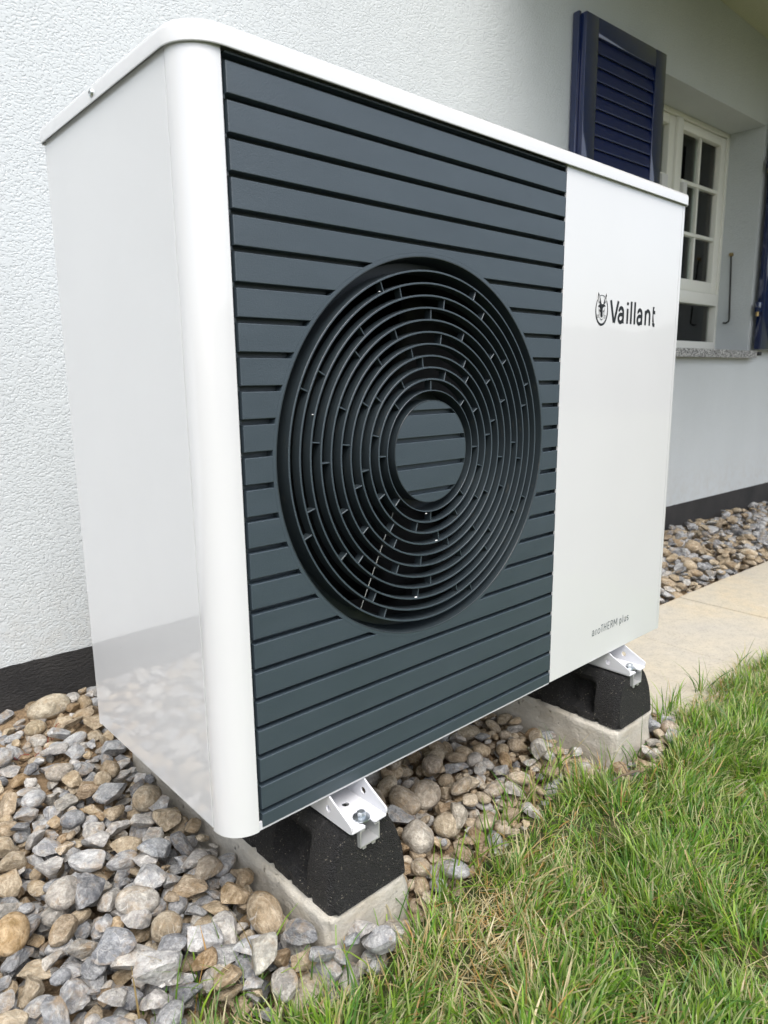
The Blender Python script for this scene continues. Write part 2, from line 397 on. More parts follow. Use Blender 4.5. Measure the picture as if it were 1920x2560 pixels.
# front white panel, right corner strip and side, back, floor pan
XW = .6728
box('front_panel', XW, 1.0842, .0, .0012, .0015, ZL + .003, M['white'], HP, .0004)
box('front_panel_fold', XW, XW + .0012, .0016, .012, .0015, ZL + .003, M['white'], HP)
outer = [(1.0850, .0)] + [(1.0925 + .0075 * math.sin(a), .0075 - .0075 * math.cos(a)) for a in [PI / 2 * k / 8 for k in range(9)]] + [(1.1, .05)]
inner = [(1.0985, .05)] + [(1.0925 + .006 * math.sin(a), .0075 - .006 * math.cos(a)) for a in [PI / 2 * k / 8 for k in range(8, -1, -1)]] + [(1.0850, .0015)]
pp = outer + inner; bm = bmesh.new()
lo = [bm.verts.new((x, y, .0005)) for x, y in pp]; hi_ = [bm.verts.new((x, y, ZL + .003)) for x, y in pp]
for k in range(len(pp)): bm.faces.new((lo[k], lo[(k + 1) % len(pp)], hi_[(k + 1) % len(pp)], hi_[k]))
bm.faces.new(lo[::-1]); bm.faces.new(hi_)
o = fin(bm, 'corner_strip', M['white'], HP); smooth_angle(o, 25)
box('end_panel', 1.0985, 1.0997, .0508, D, .001, ZL + .003, M['white'], HP, .0004)
box('back_panel', .0025, 1.098, D - .0016, D - .0002, .001, ZL + .003, M['white'], HP)
shell('floor_pan', [rrect(.003, 1.097, .003, D - .002, (.036, .004, .003, .003), 0, z, 10) for z in (-.0005, .0035)], M['galv'], HP)
box('pan_lip', .0423, XW - .001, .0015, .0045, -.0012, .010, M['whitefoot'], HP)
box('inner_bulkhead', XW + .003, XW + .006, .014, D - .004, .006, ZL, M['dark'], HP)
box('inner_backdrop', .004, XW, .30, .303, .006, ZL, M['dark'], HP)

# grooved front : slats, rim and fan grille
CX, CZ, RO, RR = .3560, .4578, .2660, .2722
XL, XR = .0466, XW - .0008
PT, SH, Z0 = .0377465, .0309, .8887
YB = .0130
def arc_pts(a0, a1, r, n=22): return [(CX + r * math.cos(a0 + (a1 - a0) * k / n), CZ + r * math.sin(a0 + (a1 - a0) * k / n)) for k in range(n + 1)]
def hor(a, b): return abs(a.z - b.z) < 1e-5 or (abs(a.x - b.x) < 1e-5)
for i in range(24):
    zt = Z0 - PT * i; zb = max(zt - SH, .0022)
    dt, db = zt - CZ, zb - CZ
    it, ib = abs(dt) < RR, abs(db) < RR
    angle = lambda d: math.asin(max(-1, min(1, d / RR)))
    if not it and not ib:
        prism_xz('slat', [(XL, zb), (XR, zb), (XR, zt), (XL, zt)], 0, YB, M['slat'], HP, .0007, hor); continue
    if it and ib:
        at, ab = angle(dt), angle(db); n = 20
        a1, a2 = PI - ab, PI - at
        prism_xz('slat', [(XL, zb)] + arc_pts(a1, a2, RR, n) + [(XL, zt)], 0, YB, M['slat'], HP, .0007, lambda a, b: hor(a, b))
        prism_xz('slat', [(XR, zt)] + arc_pts(at, ab, RR, n) + [(XR, zb)], 0, YB, M['slat'], HP, .0007, lambda a, b: hor(a, b))
    elif ib:      # circle top inside this slat
        ab = angle(db); prism_xz('slat', [(XL, zb)] + arc_pts(PI - ab, ab, RR, 40) + [(XR, zb), (XR, zt), (XL, zt)], 0, YB, M['slat'], HP, .0007, lambda a, b: hor(a, b) and abs(a.x - b.x) != 0 and abs(a.x - b.x) > .03 or abs(a.x - b.x) < 1e-5)
    else:         # circle bottom inside
        at = angle(dt); prism_xz('slat', [(XL, zt), (XL, zb), (XR, zb), (XR, zt)] + arc_pts(at, -PI - at, RR, 40), 0, YB, M['slat'], HP, .0007, lambda a, b: hor(a, b) and abs(a.x - b.x) > .03 or abs(a.x - b.x) < 1e-5)
box('top_strip', XL, XR, .0015, YB, .8963, .8985, M['slat'], HP)
# back plate behind the slats, with the fan opening
Tm = Matrix(((1, 0, 0, 0), (0, 0, -1, YB + .0015), (0, 1, 0, 0), (0, 0, 0, 1)))
curve_plate('groove_plate', [[(.043, .003), (XW, .003), (XW, ZL), (.043, ZL)], [(CX + (RR - .001) * math.cos(2 * PI * k / 96), CZ + (RR - .001) * math.sin(2 * PI * k / 96)) for k in range(96)]], .0024, 0, M['slat'], HP, Tm)
box('groove_end', XR + .0001, XW - .0001, .003, .0126, .003, .896, M['ring'], HP)
for k in range(24):
    z = Z0 - PT * k
    if z - SH > .02: box('slat_post', .0425, .0462, .004, .0110, z - SH - .0052, z - SH - .0012, M['ring'], HP)

def lit_front(o):  # front faces take the lighter slat colour, painting in their brighter light
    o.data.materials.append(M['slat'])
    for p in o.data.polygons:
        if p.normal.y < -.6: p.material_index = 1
G = link('fan_grille', bpy.data.meshes.new('fan_grille'), M['ring'], HP)
bm = bmesh.new()
def ring_into(bm, prof, seg=128):
    rings = [[bm.verts.new((CX + r * math.cos(2 * PI * k / seg), y, CZ + r * math.sin(2 * PI * k / seg))) for k in range(seg)] for r, y in prof]
    for i in range(len(prof)):
        A, B = rings[i], rings[(i + 1) % len(prof)]
        for k in range(seg): bm.faces.new((A[k], A[(k + 1) % seg], B[(k + 1) % seg], B[k]))
ring_into(bm, [(RO + .0006, .0), (RO, .0006), (RO - .0016, .028), (RO - .004, .033), (.2485, .034), (.2485, .0365), (RO + .002, .0365), (RO + .002, .002), (RO + .0018, .0)])
bmesh.ops.recalc_face_normals(bm, faces=bm.faces); bm.to_mesh(G.data); bm.free(); smooth_angle(G, 30)
lathe_y('opening_rim', [(RR - .0001, .0), (RO + .0018, .0), (RO + .0021, .002), (RO + .0021, .0130), (RR - .0001, .0130)], CX, CZ, M['slat'], G, 128)
RK = [.2500 - .0162 * k for k in range(11)]
for k, r in enumerate(RK):
    t = .0024 if k < 10 else .0015; yd = .0150 if k < 10 else .032
    if k == 0: yd = .034
    gr = lathe_y('grille_ring', [(r, .0003), (r - .0003, .0), (r - t + .0003, .0), (r - t, .0003), (r - t - .0004, yd), (r + .0003, yd)], CX, CZ, M['ring'], G, 128, True, 30)
    lit_front(gr)
base = [22.4, 15.0, -7.4, 0, 22.4, -7.4, 15.0, 7.4, -15.2, 0]
for k in range(10):
    r1, r0 = RK[k] - .0022, RK[k + 1] + .0
    for j in range(8):
        a = math.radians(base[k] + 45 * j); c, s = math.cos(a), math.sin(a)
        bm = bmesh.new(); boxbm(bm, r0 - .0004, r1 + .0004, .0022, .0148, -.0009, .0009, .0004)
        bmesh.ops.transform(bm, matrix=Matrix(((c, 0, -s, CX), (0, 1, 0, 0), (s, 0, c, CZ), (0, 0, 0, 1))), verts=bm.verts)
        lit_front(fin(bm, 'grille_rib', M['ring'], G))
# centre disc
RD = .0738
lathe_y('hub_rim', [(RD, .0003), (RD - .0003, .0), (RD - .0012, .0), (RD - .0012, .009), (RD - .0012, .034), (RD, .034)], CX, CZ, M['ring'], G, 96)
lathe_y('hub_groove', [(.0878, .0305), (.0878, .0325), (RD - .0005, .0325), (RD - .0005, .0305)], CX, CZ, M['ring'], G, 96)
lathe_y('hub_plate', [(.0002, .0080), (RD - .0013, .0080), (RD - .0013, .0100), (.0002, .0100)], CX, CZ, M['slat'], G, 96)
rd = RD - .0012
for i in range(24):
    zt, zb = Z0 - PT * i, Z0 - PT * i - SH
    dt, db = min(zt - CZ, rd), max(zb - CZ, -rd)
    if dt <= -rd or db >= rd: continue
    at, ab = math.asin(dt / rd), math.asin(db / rd)
    L = [(CX + rd * math.cos(PI - a), CZ + rd * math.sin(PI - a)) for a in [ab + (at - ab) * k / 16 for k in range(17)]]
    Rr = [(CX + rd * math.cos(a), CZ + rd * math.sin(a)) for a in [at + (ab - at) * k / 16 for k in range(17)]]
    if abs(dt - rd) < 1e-9: Rr = Rr[1:]
    if abs(db + rd) < 1e-9: Rr = Rr[:-1]
    prism_xz('slat', (L + Rr)[::-1], .0001, .0079, M['slat'], G, .0006, lambda a, b: abs(a.z - b.z) < 1e-5 and abs(a.x - b.x) > .02)
for (zx, zy, r) in ((376, 905, .0011), (1018, 1558, .0018), (912, 1852, .0018), (723, 267, .0012), (965, 1418, .0013)):
    d = R @ Vector(((600 + zx / 2.074 - 960) / 1740.95, -(600 + zy / 2.074 - 1280) / 1740.95, -1)); t = (.0012 - CAMP.y) / d.y; q = CAMP + d * t
    bm = bmesh.new(); bmesh.ops.create_icosphere(bm, subdivisions=2, radius=r)
    for v in bm.verts: v.co = Vector((v.co.x * 1.5, v.co.y * .8, v.co.z * .6)) * (1 + .3 * noise.noise(v.co * 900)) + q
    fin(bm, 'plaster_splash', M['foam'], G, True)
# fan behind the grille
lathe_y('fan_duct', [(.262, .036), (.258, .05), (.256, .16), (.259, .16), (.262, .05), (.265, .036)], CX, CZ, M['dark'], HP, 96)
F = lathe_y('fan', [(.0001, .070), (.055, .072), (.070, .082), (.072, .14), (.0001, .14)], CX, CZ, M['fanm'], HP, 48)
for j in range(3):
    bm = bmesh.new(); V = []
    for u in range(9):
        r = .065 + (.245 - .065) * u / 8; rowv = []
        for t in range(7):
            a = math.radians(120 * j + 35 + (-34 + 68 * t / 6) * (1 - .25 * u / 8) + 16 * u / 8)
            y = .085 + .05 * (t / 6) * (1 - .3 * u / 8) + .006 * math.sin(PI * t / 6)
            rowv.append(bm.verts.new((CX + r * math.cos(a), y, CZ + r * math.sin(a))))
        V.append(rowv)
    for u in range(8):
        for t in range(6): bm.faces.new((V[u][t], V[u + 1][t], V[u + 1][t + 1], V[u][t + 1]))
    bmesh.ops.solidify(bm, geom=bm.faces[:], thickness=.0025)
    fin(bm, 'fan_blade', M['fanm'], F, True)
tube('fan_wire', [(CX - .09, .062, CZ - .235), (CX - .02, .060, CZ - .09)], .0007, M['lace'], HP)

# lettering and emblem
def text_mesh(name, body, x0, x1, z0, z1, y, mat, off, parent):
    cu = bpy.data.curves.new('t', 'FONT'); cu.body = body; cu.offset = off; cu.extrude = 0; cu.resolution_u = 4
    t = bpy.data.objects.new('t', cu); COL.objects.link(t)
    dg = bpy.context.evaluated_depsgraph_get(); me = bpy.data.meshes.new_from_object(t.evaluated_get(dg))
    bpy.data.objects.remove(t); bpy.data.curves.remove(cu)
    c = np.array([v.co[:] for v in me.vertices]); a, b = c.min(0), c.max(0)
    for v in me.vertices: v.co = (x0 + (v.co.x - a[0]) / (b[0] - a[0]) * (x1 - x0), y, z0 + (v.co.y - a[1]) / (b[1] - a[1]) * (z1 - z0))
    me.name = name; me.materials.clear(); return link(name, me, mat, parent)
def arc(cx, cy, rx, ry, a0, a1, n=10): return [(cx + rx * math.cos(math.radians(a0 + (a1 - a0) * k / n)), cy + ry * math.sin(math.radians(a0 + (a1 - a0) * k / n))) for k in range(n + 1)]
XH = .70
GL = {'V': ([[(.0, 1), (.47, .0)], [(1, 1), (.53, .0)]]), 'i': ([[(.5, XH), (.5, 0)], [(.5, 1.0), (.5, .86)]]), 'l': ([[(.5, 1.05), (.5, 0)]]),
      'a': ([[(.10, .60)] + arc(.46, .47, .42, .235, 150, 0, 10) + [(.88, .0)], [(.88, .40), (.55, .40)] + arc(.42, .22, .42, .185, 90, 270, 12) + [(.60, .06), (.88, .17)]]),
      'n': ([[(.07, XH), (.07, 0)], [(.07, .48)] + arc(.52, .46, .41, .24, 150, 0, 10) + [(.93, 0)]]), 't': ([[(.22, .93), (.22, .18)] + arc(.46, .2, .24, .16, 180, 270, 5) + [(.85, .045)], [(0, XH - .04), (.85, XH - .04)]]),
      'r': ([[(.1, XH), (.1, 0)], [(.1, .42)] + arc(.65, .40, .55, .26, 150, 80, 6)]), 'o': ([arc(.5, .34, .46, .32, 0, 360, 24)]),
      'T': ([[(0, .97), (1, .97)], [(.5, 1), (.5, 0)]]), 'H': ([[(.06, 1), (.06, 0)], [(.94, 1), (.94, 0)], [(.06, .52), (.94, .52)]]), 'E': ([[(.1, 1), (.1, 0)], [(.1, .97), (.95, .97)], [(.1, .52), (.85, .52)], [(.1, .03), (.95, .03)]]),
      'R': ([[(.08, 1), (.08, 0)], [(.08, .97), (.5, .97)] + arc(.5, .74, .40, .23, 90, -90, 10) + [(.08, .51)], [(.52, .5), (.95, 0)]]), 'M': ([[(0, 0), (0, 1)], [(1, 0), (1, 1)], [(0, 1), (.5, .30)], [(1, 1), (.5, .30)]]),
      'p': ([[(.08, XH), (.08, -.27)], arc(.48, .34, .42, .32, 150, -150, 16)]), 'u': ([[(.07, XH), (.07, .22)] + arc(.5, .24, .43, .21, 180, 330, 8), [(.93, XH), (.93, 0)]]),
      's': ([[(.90, .60)] + arc(.5, .50, .40, .16, 60, 230, 8) + arc(.5, .19, .42, .16, 50, -130, 8) + [(.08, .10)]])}
def lettering(name, spec, z0, capH, wd, slant_y, mat):
    bm = bmesh.new(); lay = 0
    for ch, xa, xb in spec:
        for st in GL[ch]:
            h = wd / 2; P = [Vector((xa + h + (xb - xa - wd) * u if ch not in 'il' else (xa + xb) / 2, z0 + v * capH)) for u, v in st]
            if ch == 's' or ch == 'o': pass
            lay += 1; y = slant_y - .00002 * (lay % 4); L, Rr = [], []
            for k, p in enumerate(P):
                d0 = (p - P[k - 1]).normalized() if k else None; d1 = (P[k + 1] - p).normalized() if k < len(P) - 1 else None
                d = ((d0 or d1) + (d1 or d0)).normalized(); nrm = Vector((-d.y, d.x)); c_ = max(.8, nrm.dot(Vector((-(d1 or d0).y, (d1 or d0).x))))
                L.append(bm.verts.new((p.x + nrm.x * h / c_, y, p.y + nrm.y * h / c_))); Rr.append(bm.verts.new((p.x - nrm.x * h / c_, y, p.y - nrm.y * h / c_)))
            for k in range(len(P) - 1): bm.faces.new((L[k], L[k + 1], Rr[k + 1], Rr[k]))
    return fin(bm, name, mat, HP)
lettering('maker_lettering', [('V', .8226, .8556), ('a', .8514, .8765), ('i', .8830, .8905), ('l', .8965, .9040), ('l', .9102, .9177), ('a', .9215, .9463), ('n', .9512, .9773), ('t', .9814, .9993)], .6592, .0392, .0066, -.0003, M['ink'])
lettering('model_lettering', [('a', .8131, .822), ('r', .826, .8322), ('o', .8335, .8440), ('T', .8450, .8548), ('H', .8568, .8668), ('E', .8707, .8800), ('R', .8824, .8925), ('M', .8954, .9090), ('p', .9186, .9270), ('l', .9303, .9329), ('u', .9363, .9450), ('s', .9475, .9560)], .0546, .0158, .0016, -.0003, M['ink2'])
EM = curve_plate('emblem', [[(.7955 + .0211 * math.cos(2 * PI * k / 48), .6786 + .0268 * math.sin(2 * PI * k / 48)) for k in range(48)],
                            [(.7955 + .0186 * math.cos(2 * PI * k / 48), .6802 + .0243 * math.sin(2 * PI * k / 48)) for k in range(48)]], .0002, 0, M['ink'], HP,
                 Matrix(((1, 0, 0, 0), (0, 0, -1, -.0004), (0, 1, 0, 0), (0, 0, 0, 1))))
def flat(name, pts, y, mat):
    bm = bmesh.new(); f = bm.faces.new([bm.verts.new((x, y, z)) for x, z in pts]); bmesh.ops.triangulate(bm, faces=[f]); return fin(bm, name, mat, EM)
def mir(pts): return [(2 * .7955 - x, z) for x, z in pts][::-1]
earL = [(.7812, .7098), (.7855, .7047), (.7899, .698), (.7927, .6918), (.7943, .6892), (.7907, .6885), (.7882, .6907), (.785, .6917), (.7818, .6975), (.7802, .7038)]
earLin = [(.7826, .7062), (.7853, .7012), (.7880, .695), (.7890, .6912), (.7857, .6930), (.7827, .6981), (.7812, .7033)]
earR = [(.8094, .7096), (.8059, .7049), (.8025, .6988), (.8001, .6928), (.7988, .6895), (.802, .6892), (.8048, .6917), (.8076, .6933), (.8092, .6993), (.8101, .7046)]
earRin = [(.8086, .7060), (.8066, .7020), (.8039, .6966), (.8022, .6918), (.8050, .6932), (.8078, .6986), (.8088, .7027)]
pad = [(.7802, .7110), (.7840, .7085), (.7900, .7005), (.7925, .6945), (.7985, .6945), (.8010, .7005), (.8070, .7085), (.8110, .7110), (.8112, .7030), (.8090, .6915), (.8040, .688), (.787, .688), (.7812, .6915), (.7792, .7030)]
for q, nm in ((earL, 'ear'), (earR, 'ear')):
    c = Vector((sum(p[0] for p in q) / len(q), sum(p[1] for p in q) / len(q)))
    flat('ear_margin', [(c.x + (x - c.x) * 1.45, c.y + (z - c.y) * 1.04) for x, z in q], -.00060, M['paper'])
    flat(nm, q, -.00075, M['ink'])
for q in (earLin, earRin):
    c = Vector((sum(p[0] for p in q) / len(q), sum(p[1] for p in q) / len(q)))
    flat('ear_inner', [(c.x + (x - c.x) * .62, c.y + (z - c.y) * .82) for x, z in q], -.0009, M['paper'])
head = [(.7906, .6892), (.8011, .6896), (.8035, .6878), (.8051, .6858), (.8019, .6857), (.7997, .6846), (.7976, .6821), (.7966, .6786), (.7965, .6738), (.7964, .6703), (.7983, .669), (.7976, .6671), (.7953, .6665), (.793, .6673), (.7928, .669), (.7945, .6702), (.7939, .6749), (.7929, .6789), (.7912, .6824), (.7888, .6842), (.7852, .6843), (.7864, .6864), (.788, .688)]
flat('face_mark', [(.7955 + (x - .7955) * 1.3, z) for x, z in head], -.0006, M['ink'])
for q in ([(.7875, .6806), (.7892, .6796), (.7907, .6776), (.7904, .6759), (.7886, .6762), (.7875, .6783)], [(.8035, .6806), (.8018, .6796), (.8003, .6776), (.8006, .6759), (.8024, .6762), (.8035, .6783)],
          [(.7852, .6838), (.7849, .6791), (.7865, .6745), (.786, .6698), (.7874, .6702), (.7874, .6746), (.7858, .6792)], [(.8046, .6849), (.8049, .6802), (.8037, .6754), (.8037, .6701), (.8023, .6705), (.8026, .6753), (.8042, .6801)],
          [(.7887, .6666), (.7905, .6641), (.7949, .6613), (.7988, .6634), (.8017, .6668), (.8005, .6650), (.7983, .664), (.7947, .6628), (.7914, .6646)]):
    flat('face_mark', q, -.0006, M['ink'])
for a, b in (((.7796, .6704), (.788, .6697)), ((.7798, .6684), (.7882, .6680)), ((.7804, .6660), (.7883, .6664)), ((.8021, .67), (.8101, .6704)), ((.8023, .668), (.8104, .6677)), ((.802, .6663), (.8088, .6652))):
    flat('whisker', [(a[0], a[1] - .0003), (b[0], b[1] - .0003), (b[0], b[1] + .0003), (a[0], a[1] + .0003)], -.0006, M['ink'])

# ---- feet brackets (bolted to the unit) and what carries it
def bracket(xc):
    x0, x1 = xc - .0332, xc + .0332; zb = -.0402; th = .0028
    notch = [(x0, -.0405), (x0 + .003, -.0440), (xc - .0090, -.0448), (xc - .0068, -.0425), (xc - .0070, -.0385), (xc - .0100, -.0345), (xc - .0105, -.026), (xc - .006, -.0195), (xc + .001, -.018), (xc + .008, -.0215), (xc + .0085, -.0330),
             (xc + .0075, -.0385), (xc + .0080, -.0425), (xc + .0102, -.0448), (x1 - .003, -.0440), (x1, -.0405), (x1, .40), (x0, .40)]
    hole = [(xc + .004 + .0052 * math.cos(2 * PI * k / 20), .014 + .0052 * math.sin(2 * PI * k / 20)) for k in range(20)]
    B = curve_plate('foot_bracket', [notch, hole], th, .0006, M['whitefoot'], HP, Matrix.Translation((0, 0, zb + th / 2)))
    smooth_angle(B, 40)
    for x in (x0 + th / 2, x1 - th / 2):
        out = [(-.0405, zb + .0005), (-.0438, zb + .004), (-.0440, zb + .0110), (-.0425, zb + .0130), (-.004, -.0082), (.006, -.0022), (.012, -.0008), (.40, -.0008), (.40, zb + .0005)]
        hl = [(.0055 + .0050 * math.cos(2 * PI * k / 20), -.0235 + .0050 * math.sin(2 * PI * k / 20)) for k in range(20)]
        f = curve_plate('bracket_flange', [out, hl], th, .0007, M['whitefoot'], B, Matrix(((0, 0, 1, x), (1, 0, 0, 0), (0, 1, 0, 0), (0, 0, 0, 1))))
        smooth_angle(f, 40)
    bx, by, bz = xc + .0005, -.0255, zb + th
    bm = bmesh.new()
    def disc(r0, r1, za, zb_, seg=32):
        A = [bm.verts.new((bx + r0 * math.cos(2 * PI * k / seg), by + r0 * math.sin(2 * PI * k / seg), za)) for k in range(seg)]
        Bv = [bm.verts.new((bx + r1 * math.cos(2 * PI * k / seg), by + r1 * math.sin(2 * PI * k / seg), zb_)) for k in range(seg)]
        for k in range(seg): bm.faces.new((A[k], A[(k + 1) % seg], Bv[(k + 1) % seg], Bv[k]))
        bm.faces.new(Bv); bm.faces.new(A[::-1])
    disc(.0125, .0122, bz, bz + .0014); disc(.0118, .0072, bz + .0014, bz + .0026); disc(.0066, .0066, bz + .0026, bz + .0088, 6); disc(.0062, .0050, bz + .0088, bz + .0096, 6)
    o = fin(bm, 'bolt', M['zinc'], B); smooth_angle(o, 30)
    return B

def rubber_foot(xc, label):
    T = thing('rubber_foot', label, 'rubber foot', (xc, 0, -.1462), 'black rubber feet under the heat pump')
    zz = [(0, .0695), (.012, .0700), (.035, .0690), (.055, .0650), (.075, .0580), (.090, .0490), (.0985, .0425), (.1025, .0370)]
    NY = 170; yy = [-.046 + .59 * k / NY for k in range(NY + 1)]
    def hw(z):
        for (a, wa), (b, wb) in zip(zz, zz[1:]):
            if a <= z <= b: return wa + (wb - wa) * (z - a) / (b - a)
        return zz[-1][1]
    zs = [.0, .004, .009, .014, .018, .024, .032, .042, .054, .066, .078, .088, .095, .099, .1015]
    ss = lambda t: max(0, min(1, t)) ** 2 * (3 - 2 * max(0, min(1, t)))
    def cav(y, z):
        t = (y - .010) % .145; inw = ss(t / .018) * ss((.088 - t) / .018) if y > .008 else 0
        s = ss((z - .014) / .010) * (1 - ss((z - .062) / .024))
        stud = .013 * math.exp(-(((t - .045) / .014) ** 2) * 1.0) * ss((.045 - z) / .012)
        return inw * s * .034 - (stud if inw > .3 else 0) * inw
    bm = bmesh.new(); rows = []
    for y in yy:
        fy = max(0, min(1, (y + .046) / .012)); row = []
        slope = .009
        for z in zs:
            h = hw(z) - .006 * (1 - ss(fy)); yo = y + slope * (z / .1) * (1 - max(0, min(1, (y + .046) / .1)))
            nt_ = .004 if (abs(((y + .02) % .048) - .024) < .004 and z < .005) else 0
            x = -h + max(0, cav(y, z)) + nt_
            x += .0007 * noise.noise(Vector((x * 90, y * 90, z * 90)))
            row.append(bm.verts.new((x, yo, z)))
        for z in zs[::-1]:
            h = hw(z) - .006 * (1 - ss(fy)); yo = y + slope * (z / .1) * (1 - max(0, min(1, (y + .046) / .1)))
            x = h - max(0, cav(y, z)); x += .0007 * noise.noise(Vector((x * 90, y * 90, z * 90)))
            row.append(bm.verts.new((x, yo, z)))
        rows.append(row)
    for A, B in zip(rows, rows[1:]):
        for k in range(len(A) - 1): bm.faces.new((A[k], A[k + 1], B[k + 1], B[k]))
        bm.faces.new((A[-1], A[0], B[0], B[-1]))
    # front cap as a grid so that it stays slightly rough
    n = len(zs)
    for k in range(n - 1): bm.faces.new((rows[0][k], rows[0][2 * n - 1 - k], rows[0][2 * n - 2 - k], rows[0][k + 1]))
    bm.faces.new(rows[-1])
    o = fin(bm, 'rubber_block', M['rubber'], T, True)
    cb = bmesh.new(); boxbm(cb, -.0182, .0182, -.08, .08, .0786, .12)
    co_ = fin(cb, 'cut', M['rubber'], T); md = o.modifiers.new('b', 'BOOLEAN'); md.object = co_; md.operation = 'DIFFERENCE'; md.solver = 'EXACT'; md.use_self = True
    dg = bpy.context.evaluated_depsgraph_get(); me2 = bpy.data.meshes.new_from_object(o.evaluated_get(dg)); o.modifiers.clear(); o.data = me2; me2.name = 'rubber_block'; bpy.data.objects.remove(co_); smooth_angle(o, 45)
    # rail let into its top: C channel
    h = .0177
    C = [(-h, .1045), (-h, .0790), (h, .0790), (h, .1045), (h - .0085, .1045), (h - .0085, .1027), (h - .0018, .1027), (h - .0018, .0808), (-h + .0018, .0808), (-h + .0018, .1027), (-h + .0085, .1027), (-h + .0085, .1045)]
    prism_xz('mounting_rail', C, -.0440, .50, M['alu'], T)
    for s in (-1, 1): prism_xz('rail_tab', [(s * .0085 - .0030, .0735), (s * .0085 + .0030, .0735), (s * .0085 + .0030, .0788), (s * .0085 - .0030, .0788)], -.0420, -.028, M['alu'], T)
    return T
def plinth(xc, label, x_half=.0755):
    T = thing('concrete_plinth', label, 'concrete plinth', (xc, 0, -.28), 'concrete plinths under the heat pump')
    bm = bmesh.new(); boxbm(bm, -x_half, x_half, -.0435, .60, .0, .1335)
    bmesh.ops.subdivide_edges(bm, edges=bm.edges, cuts=1, use_grid_fill=True)
    es = [e for e in bm.edges if len(e.link_faces) == 2 and e.calc_face_angle() > .5]; bmesh.ops.bevel(bm, geom=es, offset=.0035, segments=2, affect='EDGES')
    for it in range(5):
        le = [e for e in bm.edges if e.calc_length() > .010]
        if not le: break
        bmesh.ops.subdivide_edges(bm, edges=le, cuts=1, use_grid_fill=True)
    bm.normal_update()
    for v in bm.verts:
        p = v.co; q = p + Vector((xc * 3, 0, 0))
        d = .0016 * noise.noise(q * 35) + .0011 * noise.noise(q * 120)
        edge = (abs(abs(p.x) - x_half) < .008) + (abs(p.y + .0435) < .008) + (abs(p.z - .1335) < .008)
        if edge >= 2: d -= .0100 * max(0, noise.noise(q * 24) + .18) + .0035 * max(0, noise.noise(q * 90)) + .001 * noise.noise(q * 200)
        v.co += v.normal * d
    fin(bm, 'plinth_block', M['plinth'], T, True); return T
XA, XB = .1878, .9238
for xc in (XA, XB): bracket(xc)
rubber_foot(XA, 'near black rubber foot under the slatted end of the heat pump')
rubber_foot(XB, 'far black rubber foot under the white lettered end of the heat pump')
plinth(XA, 'near low concrete plinth with grey stones along its left side')
plinth(XB, 'far low concrete plinth beside the sandy paving, grass at its foot')

# ------------------------------------------------------------------ house (its own slightly turned frame)
AW = math.radians(-2.4)
H = thing('house', 'pale stucco house wall with dark base, cream window and navy blue shutters', 'house')
H.rotation_euler = (0, 0, AW)
DW = .99
X0, X1, ZT = -4.0, 8.0, 2.9
wx0, wx1, wz0, wz1 = 2.586, 3.640, .690, 1.812
ZS = -.072
bm = bmesh.new()
boxbm(bm, X0, wx0, DW, DW + .3, ZS, ZT); boxbm(bm, wx1, X1, DW, DW + .3, ZS, ZT)
boxbm(bm, wx0, wx1, DW, DW + .3, ZS, wz0 - .032); boxbm(bm, wx0, wx1, DW, DW + .3, wz1, ZT)
bmesh.ops.remove_doubles(bm, verts=bm.verts, dist=1e-5)
bad = [f for f in bm.faces if abs(f.calc_center_median().x - wx0) < 1e-4 or abs(f.calc_center_median().x - wx1) < 1e-4]
bad = [f for f in bad if not (wz0 - .033 < f.calc_center_median().z < wz1 and f.calc_area() < .5)]
o = fin(bm, 'stucco_wall', M['stucco'], H)
# skirting with an uneven painted top edge
bm = bmesh.new(); n = 500; top = []; bot = []; bk = []
for k in range(n + 1):
    x = X0 + (X1 - X0) * k / n; z = ZS - .0005 + .0022 * noise.noise(Vector((x * 40, 0, 0)))
    top.append(bm.verts.new((x, DW - .0022, z + .001))); bot.append(bm.verts.new((x, DW - .0022, -.40))); bk.append(bm.verts.new((x, DW + .02, z + .001)))
for k in range(n):
    bm.faces.new((bot[k], bot[k + 1], top[k + 1], top[k])); bm.faces.new((top[k], top[k + 1], bk[k + 1], bk[k]))
fin(bm, 'base_band', M['skirt'], H)
# eaves soffit
SO = bpy.data.objects.new('x', None); bpy.data.objects.remove(SO)
bm = bmesh.new(); boxbm(bm, 1.45, 7.5, -.62, DW - .001, 0, .20)
for v in bm.verts: v.co.z += 2.212 - (v.co.x - 3.067) * .043
fin(bm, 'eaves_soffit', M['soffit'], H)
OC = [(.055 * math.cos(2 * PI * (k + .5) / 8), .055 * math.sin(2 * PI * (k + .5) / 8)) for k in range(8)]
# window
WY = 1.165
def hb(name, x0, x1, y0, y1, z0, z1, mat, par, bev=.002): return box(name, x0, x1, y0, y1, z0, z1, mat, par, bev, 2)
WN = hb('window', wx0 + .001, wx1 - .001, WY + .045, WY + .075, wz0 + .001, wz1 - .001, M['pvc'], H)   # rebate board behind
bpy.data.objects.remove(WN)
WN = bpy.data.objects.new('window', None); COL.objects.link(WN); WN.parent = H
F0 = .024
hb('frame_jamb', wx0, wx0 + F0, WY, WY + .07, wz0, wz1, M['pvc'], WN); hb('frame_jamb', wx1 - F0, wx1, WY, WY + .07, wz0, wz1, M['pvc'], WN)
hb('frame_head', wx0 + F0, wx1 - F0, WY + .0005, WY + .0695, wz1 - F0, wz1 - .0005, M['pvc'], WN)
hb('frame_foot', wx0 + F0, wx1 - F0, WY - .004, WY + .0695, wz0 + .0, wz0 + .052, M['pvc'], WN)
hb('mullion', 3.082, 3.138, WY - .006, WY + .07, wz0 + .053, wz1 - F0 - .001, M['pvc'], WN, .006)
